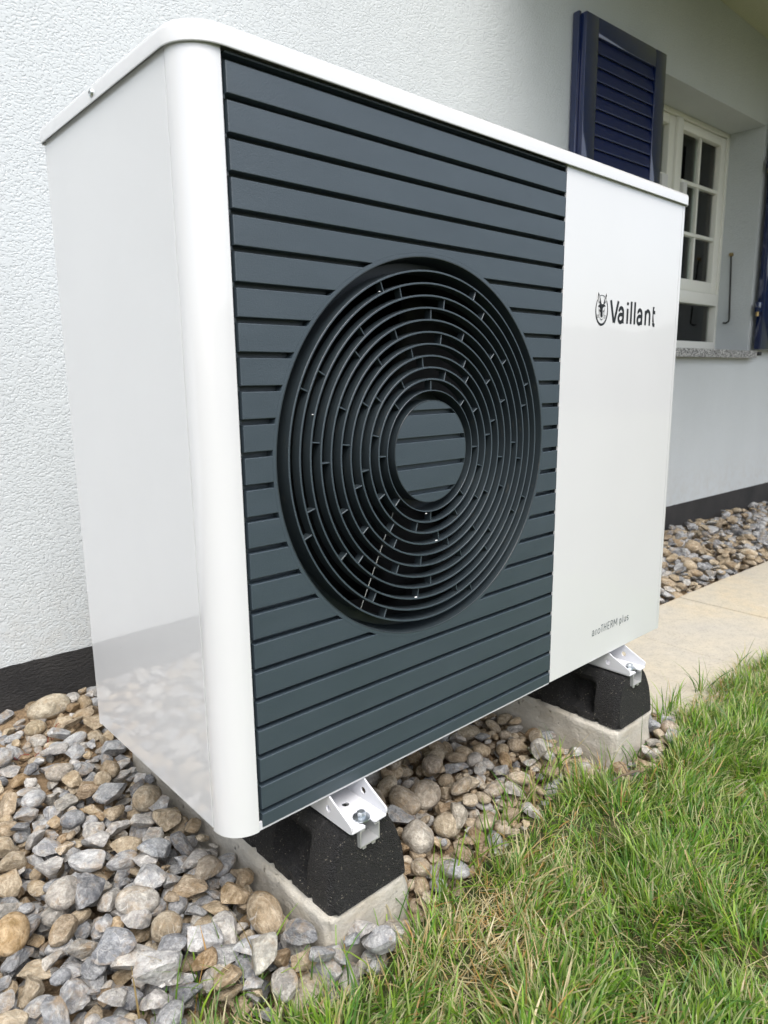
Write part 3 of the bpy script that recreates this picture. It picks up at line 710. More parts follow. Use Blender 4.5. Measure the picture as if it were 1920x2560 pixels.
hb('transom', wx0 + F0 + .001, 3.081, WY - .002, WY + .07, .935, .995, M['pvc'], WN); hb('transom', 3.139, wx1 - F0 - .001, WY - .002, WY + .07, .935, .995, M['pvc'], WN)
for (a, b) in ((wx0 + F0 + .002, 3.080), (3.140, wx1 - F0 - .002)):
    t = .055
    hb('sash_stile', a, a + t if a < 3 else a + .022, WY + .006, WY + .055, .997, wz1 - F0 - .003, M['pvc'], WN, .004)
    ar = a + t if a < 3 else a + .022; bl = b - t
    hb('sash_stile', bl, b, WY + .006, WY + .055, .997, wz1 - F0 - .003, M['pvc'], WN, .004)
    hb('sash_rail', ar, bl, WY + .0065, WY + .0545, .997, 1.055, M['pvc'], WN, .004); hb('sash_rail', ar, bl, WY + .0065, WY + .0545, wz1 - F0 - .045, wz1 - F0 - .003, M['pvc'], WN, .004)
    for z in (1.515, 1.276): hb('glazing_bar', ar, bl, WY + .012, WY + .030, z - .009, z + .009, M['pvc'], WN, .003)
    xm = (ar + bl) / 2 - .005
    for za, zb_ in ((1.056, 1.2665), (1.2855, 1.5055), (1.5245, wz1 - F0 - .046)):
        hb('glazing_bar', xm - .008, xm + .008, WY + .013, WY + .029, za, zb_, M['pvc'], WN, .003)
        box('pane', ar, xm - .0081, WY + .0345, WY + .0365, za, zb_, M['glass'], WN); box('pane', xm + .0081, bl, WY + .0345, WY + .0365, za, zb_, M['glass'], WN)
    box('lower_pane', a + .004, b - .004, WY + .0345, WY + .0365, .744, .934, M['glass'], WN)
    hb('pane_bead', a, b, WY + .010, WY + .04, wz0 + .053, .743, M['pvc'], WN, .003)
# curtains and dark room behind
def curtain(x0, x1, z0, z1, amp, mat, y):
    bm = bmesh.new(); n = 60; A = []; B = []
    for k in range(n + 1):
        x = x0 + (x1 - x0) * k / n; yy_ = y + amp * math.sin(x * 190 + 2 * math.sin(x * 37)) + .006 * math.sin(x * 60)
        A.append(bm.verts.new((x, yy_, z0))); B.append(bm.verts.new((x + .004, yy_ + .003, z1)))
    for k in range(n): bm.faces.new((A[k], A[k + 1], B[k + 1], B[k]))
    fin(bm, 'curtain', mat, WN, True)
curtain(3.15, 3.515, .70, 1.80, .004, M['lace'], WY + .062); curtain(3.50, 3.60, .70, 1.80, .005, M['pinkc'], WY + .052); curtain(2.70, 3.06, .70, 1.80, .004, M['lace'], WY + .060)
box('room_backing', wx0 + .001, wx1 - .001, WY + .14, WY + .15, wz0, wz1, M['room'], WN)
hb('white_tab', 2.935, 2.990, WY - .022, WY - .001, 1.395, 1.503, M['foam'], WN, .003); hb('white_tab', 3.150, 3.185, WY - .018, WY + .005, 1.395, 1.500, M['foam'], WN, .003)  # plain white blocks at the sashes
# sill
bm = bmesh.new(); boxbm(bm, wx0 - .03, wx1 + .03, DW - .040, WY + .0, .6500, .6890)
es = [e for e in bm.edges if e.calc_length() > .03]
bmesh.ops.subdivide_edges(bm, edges=[e for e in bm.edges if e.calc_length() > .5], cuts=60, use_grid_fill=True)
for v in bm.verts:
    if v.co.y < DW: v.co.y += .0025 * noise.noise(v.co * 60); v.co.z += .0015 * noise.noise(v.co * 70 + Vector((3, 3, 3)))
fin(bm, 'window_sill', M['granite'], H)
# shutter stay hanging in the reveal
ST = tube('shutter_stay', [(wx1 - .008, 1.112, 1.192), (wx1 - .012, 1.108, 1.17), (wx1 - .014, 1.100, 1.02), (wx1 - .016, 1.092, .865), (wx1 - .016, 1.094, .850), (wx1 - .016, 1.108, .842), (wx1 - .016, 1.124, .844)], .0045, M['iron'], H)
tube('stay_eye', [(wx1 - .001, 1.112, 1.20), (wx1 - .020, 1.112, 1.20)], [.011, .008], M['brass'], ST, 10)

def shutter(x0, x1, y_front, z0, z1, hinge_left):
    th = .034; st = .17 if hinge_left else .078; S = bpy.data.objects.new('shutter', None); COL.objects.link(S); S.parent = H
    y0, y1 = y_front, y_front + th
    hb('shutter_stile', x0, x0 + st, y0, y1, z0, z1, M['navy'], S, .0025); hb('shutter_stile', x1 - st, x1, y0, y1, z0, z1, M['navy'], S, .0025)
    hb('shutter_rail', x0 + st, x1 - st, y0 + .0004, y1 - .0004, z1 - .066, z1, M['navy'], S, .0025); hb('shutter_rail', x0 + st, x1 - st, y0 + .0004, y1 - .0004, z0, z0 + .075, M['navy'], S, .0025)
    z = z1 - .0655; i = 0
    while z - .047 > z0 + .07:
        bm = bmesh.new()
        P = [(y0 + .0085, z - .0485), (y0 + .0045, z - .0485), (y0 + .0040, z - .0450), (y0 + .0125, z - .002), (y0 + .0150, z + .0000), (y0 + .0165, z - .004)]
        A = [bm.verts.new((x0 + st + .0003, y, zz_)) for y, zz_ in P]; B = [bm.verts.new((x1 - st - .0003, y, zz_)) for y, zz_ in P]
        for k in range(len(P)): bm.faces.new((A[k], A[(k + 1) % len(P)], B[(k + 1) % len(P)], B[k]))
        bm.faces.new(A[::-1]); bm.faces.new(B)
        fin(bm, 'louvre', M['navylouvre'], S); z -= .0465; i += 1
    if hinge_left:
        for zh in (.889, 1.598):
            hb('shutter_hinge', x0 - .040, x0 + .002, DW - .050, DW - .028, zh, zh + .050, M['navy'], S, .003)
            tube('hinge_pin', [(x0 - .030, DW - .040, zh - .022), (x0 - .030, DW - .040, zh)], .008, M['brass'], S, 10)
        hb('shutter_holdback', x0 + .02, x0 + .06, DW - .045, DW - .003, z0 - .032, z0 - .012, M['iron'], S, .004)
    return S
shutter(2.000, 2.556, DW - .052, .690, 1.843, False)
hb('shutter_edge_profile', 1.985, 1.999, DW - .030, DW - .004, .70, 1.848, M['navy'], [c for c in H.children if c.name.startswith('shutter') and c.type == 'EMPTY'][0], .002)
shutter(3.662, 4.218, DW - .058, .696, 1.849, True)
# fitting on the soffit
bm = bmesh.new(); A = [bm.verts.new((3.62 + x, .86 + y, 2.184)) for x, y in OC]; B = [bm.verts.new((3.62 + x * .92, .86 + y * .92, 2.150)) for x, y in OC]
for k in range(8): bm.faces.new((A[k], A[(k + 1) % 8], B[(k + 1) % 8], B[k]))
bm.faces.new(A); bm.faces.new(B[::-1]); fin(bm, 'soffit_lamp', M['lamp'], H)

# ------------------------------------------------------------------ ground
def wf2(x, y):   # world -> wall frame
    c, s = math.cos(-AW), math.sin(-AW); return x * c - y * s, x * s + y * c
def fw(x, y):    # wall frame -> world
    c, s = math.cos(-AW), math.sin(-AW); return x * c + y * s, -x * s + y * c
def sstep(t): t = np.clip(t, 0, 1); return t * t * (3 - 2 * t)
def soil_z(x, y):
    x = np.asarray(x, float); y = np.asarray(y, float)
    return -.238 + .048 * sstep((.55 - x) / .5) * sstep((y - .25) / .6) - .030 * np.exp(-((x - .11) / .08) ** 2) * (y < .62) + .006 * sstep((y - .1) / .8) * (x < 1.1)
EDGE = [(-3.0, -.06), (-.3, -.05), (-.09, -.020), (-.02, -.035), (.03, -.078), (.09, -.098), (.17, -.110), (.235, -.090), (.32, -.078), (.405, -.070), (.49, -.066), (.6, -.045), (.73, -.040), (.80, -.110), (.93, -.118), (1.03, -.085), (1.09, -.055), (1.21, -.032), (1.4, -.045), (1.67, -.065), (2.5, -.10), (4, -.15), (9, -.3)]
EX, EY = np.array([p[0] for p in EDGE]), np.array([p[1] for p in EDGE])
def lawn_y(x): return np.interp(x, EX, EY)

def gridmesh(xs, ys, zf, name, mat, mask=None):
    X, Y = np.meshgrid(xs, ys); Z = zf(X, Y); nx, ny = len(xs), len(ys)
    v = np.stack([X.ravel(), Y.ravel(), Z.ravel()], 1)
    i = np.arange(ny - 1)[:, None] * nx + np.arange(nx - 1)[None, :]
    f = np.stack([i, i + 1, i + nx + 1, i + nx], -1).reshape(-1, 4)
    if mask is not None:
        c = v[f].mean(1); f = f[mask(c[:, 0], c[:, 1])]
    me = bpy.data.meshes.new(name); me.from_pydata(v.tolist(), [], f.tolist()); me.update(); me.shade_smooth()
    o = link(name, me, mat); return o
def hn(X, Y, sc, amp, seed=0):
    out = np.zeros(X.shape); F_ = out.ravel(); xs, ys = X.ravel(), Y.ravel()
    for i in range(F_.size): F_[i] = noise.noise(Vector((xs[i] * sc, ys[i] * sc, seed)))
    return out * amp
# far ground sheet
bm = bmesh.new(); vs = [bm.verts.new((x, y, -.262)) for x, y in ((-80, -80), (80, -80), (80, 80), (-80, 80))]; bm.faces.new(vs)
o = fin(bm, 'ground', M['turf']); o['kind'] = 'structure'
# lawn
def lawn_mask(x, y): return y < lawn_y(x) + .03
xs = np.concatenate([np.linspace(-3, -.4, 20), np.linspace(-.36, 2.0, 120), np.linspace(2.1, 9, 40)]); ys = np.concatenate([np.linspace(-7, -1.3, 20), np.linspace(-1.25, .05, 66)])
lawn = gridmesh(xs, ys, lambda X, Y: -.214 + hn(X, Y, 6, .008) + hn(X, Y, 25, .003, 4) - .016 * sstep((Y - lawn_y(X) + .06) / .09), 'lawn', M['turf'], lawn_mask)
lawn['kind'] = 'structure'

# paving
PV = bpy.data.objects.new('path', None); COL.objects.link(PV); PV['kind'] = 'structure'; PV.rotation_euler = (0, 0, AW)
bm = bmesh.new(); boxbm(bm, 1.105, 8.0, -.12, .445, -.262, -.2185)
fin(bm, 'joint_sand', M['soil'], PV)
xj = [1.110, 1.535, 1.985, 2.400, 2.85, 3.3, 3.75, 4.2, 4.65, 5.1, 5.55, 6.0, 6.45]
for a, b in zip(xj, xj[1:]):
    bm = bmesh.new(); boxbm(bm, a + .0022, b - .0022, -.10, .447, -.258, -.2125 + random.uniform(-.0015, .0015), .002, 1)
    fin(bm, 'paving_slab', M['slab'], PV)

# ---- stones
def make_stone(kind, seed, sub):
    rs = random.Random(seed); bm = bmesh.new(); bmesh.ops.create_icosphere(bm, subdivisions=sub, radius=1)
    off = Vector((rs.uniform(0, 90), rs.uniform(0, 90), rs.uniform(0, 90)))
    planes = []
    if kind == 'angular':
        for k in range(rs.randint(7, 10)):
            n = Vector((rs.gauss(0, 1), rs.gauss(0, 1), rs.gauss(0, 1))).normalized(); planes.append((n, rs.uniform(.38, .66)))
    else:
        for k in range(rs.randint(0, 3)):
            n = Vector((rs.gauss(0, 1), rs.gauss(0, 1), rs.gauss(0, 1))).normalized(); planes.append((n, rs.uniform(.72, .88)))
    for v in bm.verts:
        p = v.co.copy(); p *= 1 + (.16 if kind == 'angular' else .11) * noise.noise(p * 1.1 + off)
        for n, d in planes:
            s = p.dot(n) - d
            if s > 0: p -= n * s * (1.0 if kind == 'angular' else .7)
        q = p * (1 + (.035 if kind == 'angular' else .012) * noise.noise(p * 4 + off) + (.02 if kind == 'angular' else .004) * noise.noise(p * 9 + off))
        v.co = q
    me = bpy.data.meshes.new('stone'); bm.to_mesh(me); bm.free()
    co = np.zeros(len(me.vertices) * 3, 'f'); me.vertices.foreach_get('co', co); co = co.reshape(-1, 3)
    mn, mx_ = co.min(0), co.max(0); co = (co - (mn + mx_) / 2) / ((mx_ - mn) / 2)
    me.vertices.foreach_set('co', co.ravel()); me.shade_smooth()
    if kind == 'angular': me.set_sharp_from_angle(angle=math.radians(24))
    me.update(); me.materials.append(M['stone'])
    return me
NS = 14
STONE = {(k, i, s): make_stone(k, 100 * i + (7 if k == 'angular' else 0), s) for k in ('angular', 'round') for i in range(NS) for s in (1, 2, 3)}
RAW = {}
for key, me in STONE.items():
    if key[2] < 3:
        co = np.zeros(len(me.vertices) * 3, 'f'); me.vertices.foreach_get('co', co)
        RAW[key] = (co.reshape(-1, 3), np.array([p.vertices[:] for p in me.polygons], 'i'))

GREY = [(.40, .415, .43), (.30, .315, .335), (.50, .51, .52), (.22, .23, .25), (.44, .45, .46), (.55, .56, .565)]
PALE = [(.60, .58, .54), (.56, .53, .47), (.64, .62, .59)]
TAN = [(.56, .43, .26), (.49, .37, .22), (.60, .49, .33), (.54, .43, .28), (.44, .33, .20)]
OCH = [(.42, .27, .12), (.36, .235, .11), (.48, .34, .18)]
TANW = [(.66, .51, .32), (.60, .46, .29), (.70, .58, .41), (.63, .52, .37), (.55, .42, .27)]
PAL = {'left': (GREY * 6 + PALE * 7 + TAN * 4 + OCH * 2), 'mid': (TANW * 5 + PALE * 3 + GREY * 1 + OCH * 2), 'right': (TAN * 2 + GREY * 2 + PALE * 1)}

def simulate(x0, x1, y0, y1, res, sizes, allowed, base_z, pal, angular, special=()):
    nx, ny = int((x1 - x0) / res) + 1, int((y1 - y0) / res) + 1
    gx = x0 + np.arange(nx) * res; gy = y0 + np.arange(ny) * res
    GX, GY = np.meshgrid(gx, gy); Hm = base_z(GX, GY).copy(); A = allowed(GX, GY); Hm[~A] = 5.0
    out = []
    def fit(x, y, a, b, c, rz, sink):
        m = max(a, b); i0, i1 = int((x - m - x0) / res), int((x + m - x0) / res) + 1; j0, j1 = int((y - m - y0) / res), int((y + m - y0) / res) + 1
        if i0 < 0 or j0 < 0 or i1 > nx or j1 > ny: return None
        dx, dy = GX[j0:j1, i0:i1] - x, GY[j0:j1, i0:i1] - y; cs, sn = math.cos(rz), math.sin(rz)
        q = ((dx * cs + dy * sn) / a) ** 2 + ((-dx * sn + dy * cs) / b) ** 2; ins = q < 1
        if not ins.any(): return None
        e = np.sqrt(np.clip(1 - q, 0, 1)); sub = Hm[j0:j1, i0:i1]
        core = q < .95
        bad = sub > 4
        if (bad & core).sum() > .10 * core.sum() or (bad & (q < .35)).any(): return None
        good = (q < .80) & ~bad
        if not good.any(): return None
        zc = (sub + c * e)[good].max() - sink * c
        return zc, (j0, j1, i0, i1), ins, e
    def put(x, y, a, b, c, rz, kind, col, sink=.22, tilt=.22, sp=False):
        r = fit(x, y, a, b, c, rz, sink)
        if r is None: return False
        zc, (j0, j1, i0, i1), ins, e = r; sub = Hm[j0:j1, i0:i1]
        sub[ins] = np.maximum(sub[ins], (zc + c * e * .93)[ins])
        out.append(dict(p=(x, y, zc), s=(a, b, c), rz=rz, tx=random.gauss(0, tilt), ty=random.gauss(0, tilt), kind=kind, i=random.randrange(NS), col=col, sp=sp)); return True
    for (lo, hi, count, tries) in sizes:
        for _ in range(count):
            a = random.uniform(lo, hi) * random.choice((1, 1, 1.18)); b = a * random.uniform(.62, .95); c = min(a, b) * random.uniform(.50, .85)
            rz = random.uniform(0, PI); best = None
            for t in range(tries):
                x, y = random.uniform(x0 + a, x1 - a), random.uniform(y0 + a, y1 - a)
                r = fit(x, y, a, b, c, rz, .2)
                if r and (best is None or r[0] - c < best[0]): best = (r[0] - c, x, y)
            if best: 
                k = 'angular' if random.random() < angular else 'round'
                col = random.choice(pal if k == 'angular' else pal + TAN * 3); f = random.uniform(.86, 1.12)
                put(best[1], best[2], a, b, c, rz, k, tuple(min(.8, q * f) for q in col))
    for q in special:
        if put(*q[:8], .85, .08, True) and len(q) > 8: out[-1]['p'] = (q[0], q[1], q[8])
    return out, (GX, GY, Hm)

def px_of(p):
    v = R.transposed() @ (Vector(p) - CAMP)
    if v.z > -.05: return None
    return 960 + 1740.95 * v.x / -v.z, 1280 - 1740.95 * v.y / -v.z, -v.z
def emit(stones, bed, limit=300, lod=2):
    for s in stones:
        q = px_of(s['p']); s['scr'] = 0
        if q and -60 < q[0] < 1980 and -60 < q[1] < 2620: s['scr'] = 1740.95 * s['s'][0] * 2 / q[2] * (1.0 if not s.get('low') else .3)
        if s['sp']: s['scr'] += 1000
    stones.sort(key=lambda s: -s['scr'])
    for s in stones[:limit]:
        o = bpy.data.objects.new('stone', STONE[(s['kind'], s['i'], 3 if s['scr'] > 40 else 2)]); COL.objects.link(o); o.parent = bed
        o.location = s['p']; o.scale = s['s']; o.rotation_euler = (s['tx'], s['ty'], s['rz']); o.color = (*s['col'], 1)
    rest = stones[limit:]
    if rest:
        V, Fc, C = [], [], []; n = 0
        for s in rest:
            co, fa = RAW[(s['kind'], s['i'], lod)]
            Mx = np.array(Matrix.LocRotScale(Vector(s['p']), Matrix.Rotation(s['rz'], 3, 'Z') @ Matrix.Rotation(s['ty'], 3, 'Y') @ Matrix.Rotation(s['tx'], 3, 'X'), Vector(s['s'])))
            V.append(co @ Mx[:3, :3].T + Mx[:3, 3]); Fc.append(fa + n); n += len(co); C.append(np.tile([*s['col'], random.random()], (len(co), 1)))
        V = np.concatenate(V); Fc = np.concatenate(Fc); C = np.concatenate(C)
        me = bpy.data.meshes.new('loose_stones'); me.vertices.add(len(V)); me.vertices.foreach_set('co', V.astype('f').ravel())
        me.loops.add(Fc.size); me.loops.foreach_set('vertex_index', Fc.ravel().astype('i')); me.polygons.add(len(Fc))
        me.polygons.foreach_set('loop_start', np.arange(0, Fc.size, 3, dtype='i')); me.update(calc_edges=True)
        at = me.attributes.new('scol', 'FLOAT_COLOR', 'POINT'); at.data.foreach_set('color', C.astype('f').ravel()); me.shade_smooth()
        me.set_sharp_from_angle(angle=math.radians(30))
        me.materials.append(M['stonej']); o = link('loose_stones', me, None, bed); o['kind'] = 'stuff'
def crumbs(n, x0, x1, y0, y1, ok, zf, bed):
    V, Fc = [], []; bmm = bmesh.new(); bmesh.ops.create_icosphere(bmm, subdivisions=1, radius=1); bv = np.array([v.co[:] for v in bmm.verts]); bf = np.array([[v.index for v in f.verts] for f in bmm.faces]); bmm.free(); k = 0
    X = rng.uniform(x0, x1, n); Y = rng.uniform(y0, y1, n); keep = ok(X, Y); X, Y = X[keep], Y[keep]; Z = zf(X, Y)
    for x, y, z in zip(X, Y, Z):
        r = random.uniform(.0015, .006) * random.choice((1, 1, 1.5)); b = bv * (1 + rng.uniform(-.25, .25, bv.shape)) * (r, r * random.uniform(.6, 1), r * .7); V.append(b + (x, y, z + r * .2)); Fc.append(bf + k); k += len(bv)
    me = bpy.data.meshes.new('soil_crumbs'); me.from_pydata(np.concatenate(V).tolist(), [], np.concatenate(Fc).tolist()); me.update()
    o = link('soil_crumbs', me, M['soil'], bed); o['kind'] = 'stuff'

def bed_z(X, Y): return soil_z(X, Y)
def in_plinth(X, Y, m=.0): return ((abs(X - XA) < .077 + m) | (abs(X - XB) < .077 + m)) & (Y > -.046 - m) & (Y < .602 + m)
def wall_y(X): return (DW - .002 - X * math.sin(-AW)) / math.cos(-AW)

def bed_object(name, xs, ys, mask, seed):
    o = gridmesh(xs, ys, lambda X, Y: soil_z(X, Y) + hn(X, Y, 14, .008, seed) + hn(X, Y, 60, .003, seed + 5), name, M['soil'], mask); o['kind'] = 'structure'; return o
# left bed
okL = lambda X, Y: (X < XA) & ~in_plinth(X, Y, .001) & (Y > lawn_y(X) + .006) & (Y < wall_y(X))
bedL = bed_object('gravel_bed', np.linspace(-1.1, XA, 95), np.linspace(-.12, 1.02, 80), lambda x, y: (y > lawn_y(x) - .05) & (y < wall_y(x) + .02), 1)
spL = [(.052, .915, 0.0482, 0.0327, 0.0241, .2, 'round', (.56, .48, .34)), (.000, .835, 0.0224, 0.0206, 0.0155, .5, 'round', (.50, .40, .24)), (.125, .900, 0.0224, 0.0155, 0.0189, 1.5, 'round', (.46, .34, .19)),
       (.074, .055, 0.0421, 0.0224, 0.0224, 1.35, 'round', (.50, .38, .23)), (.086, .132, 0.0138, 0.0129, 0.0120, .4, 'angular', (.47, .34, .19)), (.050, .185, 0.0258, 0.0206, 0.0172, .3, 'angular', (.46, .38, .28)),
       (.020, -.022, 0.0292, 0.0241, 0.0224, .6, 'angular', (.62, .59, .50)), (.062, .412, 0.0275, 0.0249, 0.0215, .9, 'round', (.38, .30, .19)), (-.128, .262, 0.0310, 0.0224, 0.0172, 1.0, 'round', (.52, .48, .42)),
       (-.050, .190, 0.0310, 0.0241, 0.0155, 2.4, 'round', (.56, .53, .47)), (-.205, .235, 0.0310, 0.0241, 0.0206, 1.2, 'round', (.55, .36, .15)), (-.012, .060, 0.0241, 0.0224, 0.0189, .3, 'angular', (.68, .68, .68)),
       (-.11, .118, 0.0275, 0.0224, 0.0189, 2.0, 'angular', (.36, .38, .41)), (-.082, .052, 0.0327, 0.0258, 0.0189, .8, 'angular', (.66, .65, .63)), (.064, -.062, 0.0292, 0.0258, 0.0206, .3, 'round', (.50, .44, .32), -.214), (.118, -.076, 0.0258, 0.0138, 0.0155, 1.2, 'round', (.55, .53, .49), -.218), (.168, -.074, 0.0224, 0.0172, 0.0138, .2, 'round', (.48, .43, .33), -.222),
       (.012, .275, 0.0258, 0.0172, 0.0155, 2.6, 'angular', (.36, .385, .41)), (-.02, .62, 0.0258, 0.0172, 0.0155, 2.7, 'round', (.52, .46, .38)), (.05, .55, 0.0206, 0.0172, 0.0163, 1.6, 'round', (.40, .29, .16))]
stL, HL = simulate(-1.05, XA + .03, -.12, 1.01, .004, [(.009, .015, 1000, 3), (.009, .015, 600, 4), (.012, .021, 1050, 6), (.015, .026, 420, 9), (.008, .013, 380, 14)], okL, bed_z, PAL['left'], .84, spL)
emit(stL, bedL); crumbs(3500, -.6, .11, -.1, 1.0, okL, soil_z, bedL)
# middle bed between the plinths, and the strip behind the unit
okM = lambda X, Y: (X >= XA) & (X < 1.085) & ~in_plinth(X, Y, .002) & (Y > lawn_y(X) + .010) & (Y < wall_y(X))
bedM = bed_object('gravel_bed', np.linspace(XA, 1.10, 85), np.linspace(-.15, 1.0, 80), lambda x, y: (y > lawn_y(x) - .05) & (y < wall_y(x) + .02), 9)
spM = [(.466, .122, 0.0396, 0.0292, 0.0224, .5, 'round', (.47, .39, .29)), (.369, .045, 0.0292, 0.0275, 0.0258, .9, 'round', (.50, .45, .37)), (.415, .125, 0.0396, 0.0232, 0.0206, 1.35, 'round', (.50, .41, .30)), (.375, .170, 0.0310, 0.0258, 0.0241, 1.2, 'round', (.45, .37, .27)),
       (.535, .095, 0.0292, 0.0138, 0.0129, .1, 'round', (.49, .41, .30)), (.585, .055, 0.0258, 0.0138, 0.0120, -.1, 'round', (.47, .40, .31)), (.545, .180, 0.0224, 0.0206, 0.0181, .5, 'round', (.50, .41, .31)),
       (.640, .150, 0.0224, 0.0163, 0.0146, .3, 'round', (.58, .54, .49)), (.560, .260, 0.0206, 0.0155, 0.0172, 1.3, 'round', (.52, .46, .38)), (.70, .22, 0.0275, 0.0155, 0.0155, 2.7, 'round', (.50, .41, .28)),
       (.74, .065, 0.0206, 0.0172, 0.0146, .7, 'angular', (.62, .59, .53)), (.79, .015, 0.0189, 0.0155, 0.0155, .2, 'angular', (.60, .58, .54)), (.47, .215, 0.0172, 0.0155, 0.0155, .2, 'round', (.42, .34, .24)), (.455, .035, 0.0258, 0.0189, 0.0172, .2, 'angular', (.54, .48, .38))]
stM, HM = simulate(XA - .03, 1.09, -.14, .99, .004, [(.009, .014, 500, 3), (.008, .013, 400, 4), (.012, .020, 520, 6), (.015, .026, 150, 9), (.006, .011, 260, 14)], okM, bed_z, PAL['mid'], .45, spM)
emit(stM, bedM); crumbs(4500, XA + .08, 1.08, -.12, .7, okM, soil_z, bedM)
# right bed along the wall
okR = lambda X, Y: (X > 1.06) & ((X * math.sin(-AW) + Y * math.cos(-AW)) > .455) & (Y < wall_y(X))
def zR(X, Y): return -.240 + .012 * sstep((Y - .45) / .4)
bedR = gridmesh(np.linspace(1.05, 5.2, 160), np.linspace(.25, 1.0, 40), lambda X, Y: zR(X, Y) + hn(X, Y, 14, .006, 21), 'gravel_bed', M['soil'], lambda x, y: (x * math.sin(-AW) + y * math.cos(-AW) > .44) & (y < wall_y(x) + .02)); bedR['kind'] = 'structure'
stR, HR = simulate(1.05, 5.1, .25, .99, .006, [(.014, .024, 1000, 2), (.016, .030, 1200, 4), (.012, .020, 500, 6)], okR, zR, PAL['right'], .5)
emit(stR, bedR, 300, 1)
# few stones right of the far plinth
tr = [(1.035, -.030, .022, .018, .015, .3, 'angular', (.40, .42, .45)), (1.050, -.062, .022, .019, .016, 1.1, 'round', (.52, .42, .32)), (1.045, -.001, .020, .017, .014, 2.2, 'angular', (.36, .38, .41)), (1.022, -.082, .020, .014, .014, .3, 'angular', (.58, .57, .53)),
      (1.075, -.045, .020, .016, .012, .6, 'angular', (.45, .46, .48)), (1.06, .03, .022, .016, .014, .9, 'angular', (.5, .46, .4)), (1.035, .06, .02, .016, .014, .1, 'angular', (.42, .42, .43))]
for x, y, a, b, c, rz, k, col in tr:
    o = bpy.data.objects.new('stone', STONE[(k, random.randrange(NS), 3)]); COL.objects.link(o); o.parent = bedM; o.location = (x, y, -.205); o.scale = (a, b, c); o.rotation_euler = (.1, .1, rz); o.color = (*col, 1)
# red thread lying on the gravel
def hm(HH, x, y):
    GX, GY, Hm = HH; j = int(round((y - GY[0, 0]) / (GY[1, 0] - GY[0, 0]))); i = int(round((x - GX[0, 0]) / (GX[0, 1] - GX[0, 0]))); j = min(max(j, 0), Hm.shape[0] - 1); i = min(max(i, 0), Hm.shape[1] - 1); return min(Hm[j, i], 0)
pts = []
for k in range(26):
    t = k / 25; x = -.085 + .16 * t; y = .80 - .02 * t - .05 * math.sin(t * 5); pts.append((x, y, hm(HL, x, y) + .002))
o = tube('red_thread', pts, .0007, M['red'], None, 5); o['label'] = 'thin dark red thread lying across the grey gravel near the wall'; o['category'] = 'thread'

# ------------------------------------------------------------------ grass
def blades(n, bx, by, bz, L, az, lean, bend, wid, col, coltip, name, parent=None, label=None):
    S = 5; t = np.linspace(0, 1, S)[None, :]
    ang = lean[:, None] + bend[:, None] * t                     # angle from vertical
    dl = L[:, None] / (S - 1)
    hx = np.concatenate([np.zeros((n, 1)), np.cumsum(np.sin(ang[:, :-1]) * dl, 1)], 1); hz = np.concatenate([np.zeros((n, 1)), np.cumsum(np.cos(ang[:, :-1]) * dl, 1)], 1)
    ca, sa = np.cos(az)[:, None], np.sin(az)[:, None]
    X, Y, Z = bx[:, None] + hx * ca, by[:, None] + hx * sa, bz[:, None] + hz
    wv = wid[:, None] * np.array([.75, 1, .95, .7, .12])[None, :] / 2
    tw = rng.uniform(-1.0, 1.0, n)[:, None] * 1.0 + PI / 2; wxv, wyv = np.cos(az[:, None] + tw), np.sin(az[:, None] + tw)
    V = np.stack([np.stack([X - wv * wxv, Y - wv * wyv, Z], -1), np.stack([X + wv * wxv, Y + wv * wyv, Z + wv * .3], -1)], 2).reshape(n, S * 2, 3)
    f = np.array([[2 * k, 2 * k + 1, 2 * k + 3, 2 * k + 2] for k in range(S - 1)])
    Fc = (np.arange(n)[:, None, None] * (S * 2) + f[None]).reshape(-1, 4)
    tt = np.repeat(t[0], 2)[None, :, None]; Cc = col[:, None, :] * (1 - tt ** 2) + coltip[:, None, :] * tt ** 2
    Cc = np.concatenate([Cc, np.ones((n, S * 2, 1))], -1).reshape(-1, 4)
    me = bpy.data.meshes.new(name); Vf = V.reshape(-1, 3).astype('f'); me.vertices.add(len(Vf)); me.vertices.foreach_set('co', Vf.ravel())
    me.loops.add(Fc.size); me.loops.foreach_set('vertex_index', Fc.ravel().astype('i')); me.polygons.add(len(Fc)); me.polygons.foreach_set('loop_start', np.arange(0, Fc.size, 4, dtype='i')); me.update(calc_edges=True)
    at = me.attributes.new('gcol', 'FLOAT_COLOR', 'POINT'); at.data.foreach_set('color', Cc.astype('f').ravel()); me.shade_smooth(); me.materials.append(M['grass'])
    o = link(name, me, None, parent); o['kind'] = 'stuff'; return o
def vn(x, y, sc, seed):
    out = np.empty(len(x))
    for i in range(len(x)): out[i] = noise.noise(Vector((x[i] * sc, y[i] * sc, seed)))
    return out
def scatter(n, x0, x1, y0, y1):
    x = rng.uniform(x0, x1, n); y = rng.uniform(y0, y1, n); k = (y < lawn_y(x) - .004) & ~((np.abs(x - XB) < .08) & (y > -.05)) & ~((np.abs(x - XA) < .08) & (y > -.05)); return x[k], y[k]
def dist_edge(x, y): return lawn_y(x) - y
def pal_mix(a, k):
    a = np.array(a); return a[rng.integers(0, len(a), k)] * rng.uniform(.75, 1.2, (k, 1))
GREENS = [(.11, .225, .018), (.16, .285, .026), (.085, .195, .030), (.21, .32, .035), (.05, .13, .018), (.25, .33, .09), (.13, .235, .025), (.07, .17, .02)]
DRY = [(.46, .37, .20), (.40, .29, .14), (.52, .44, .27), (.42, .25, .09), (.54, .48, .33)]
PX, PY = [], []
x1_, y1_ = scatter(165000, -.30, 1.9, -1.0, .02); x2_, y2_ = scatter(12000, -1.2, 3.6, -2.3, 0)
gx_, gy_ = np.concatenate([x1_, x2_]), np.concatenate([y1_, y2_])
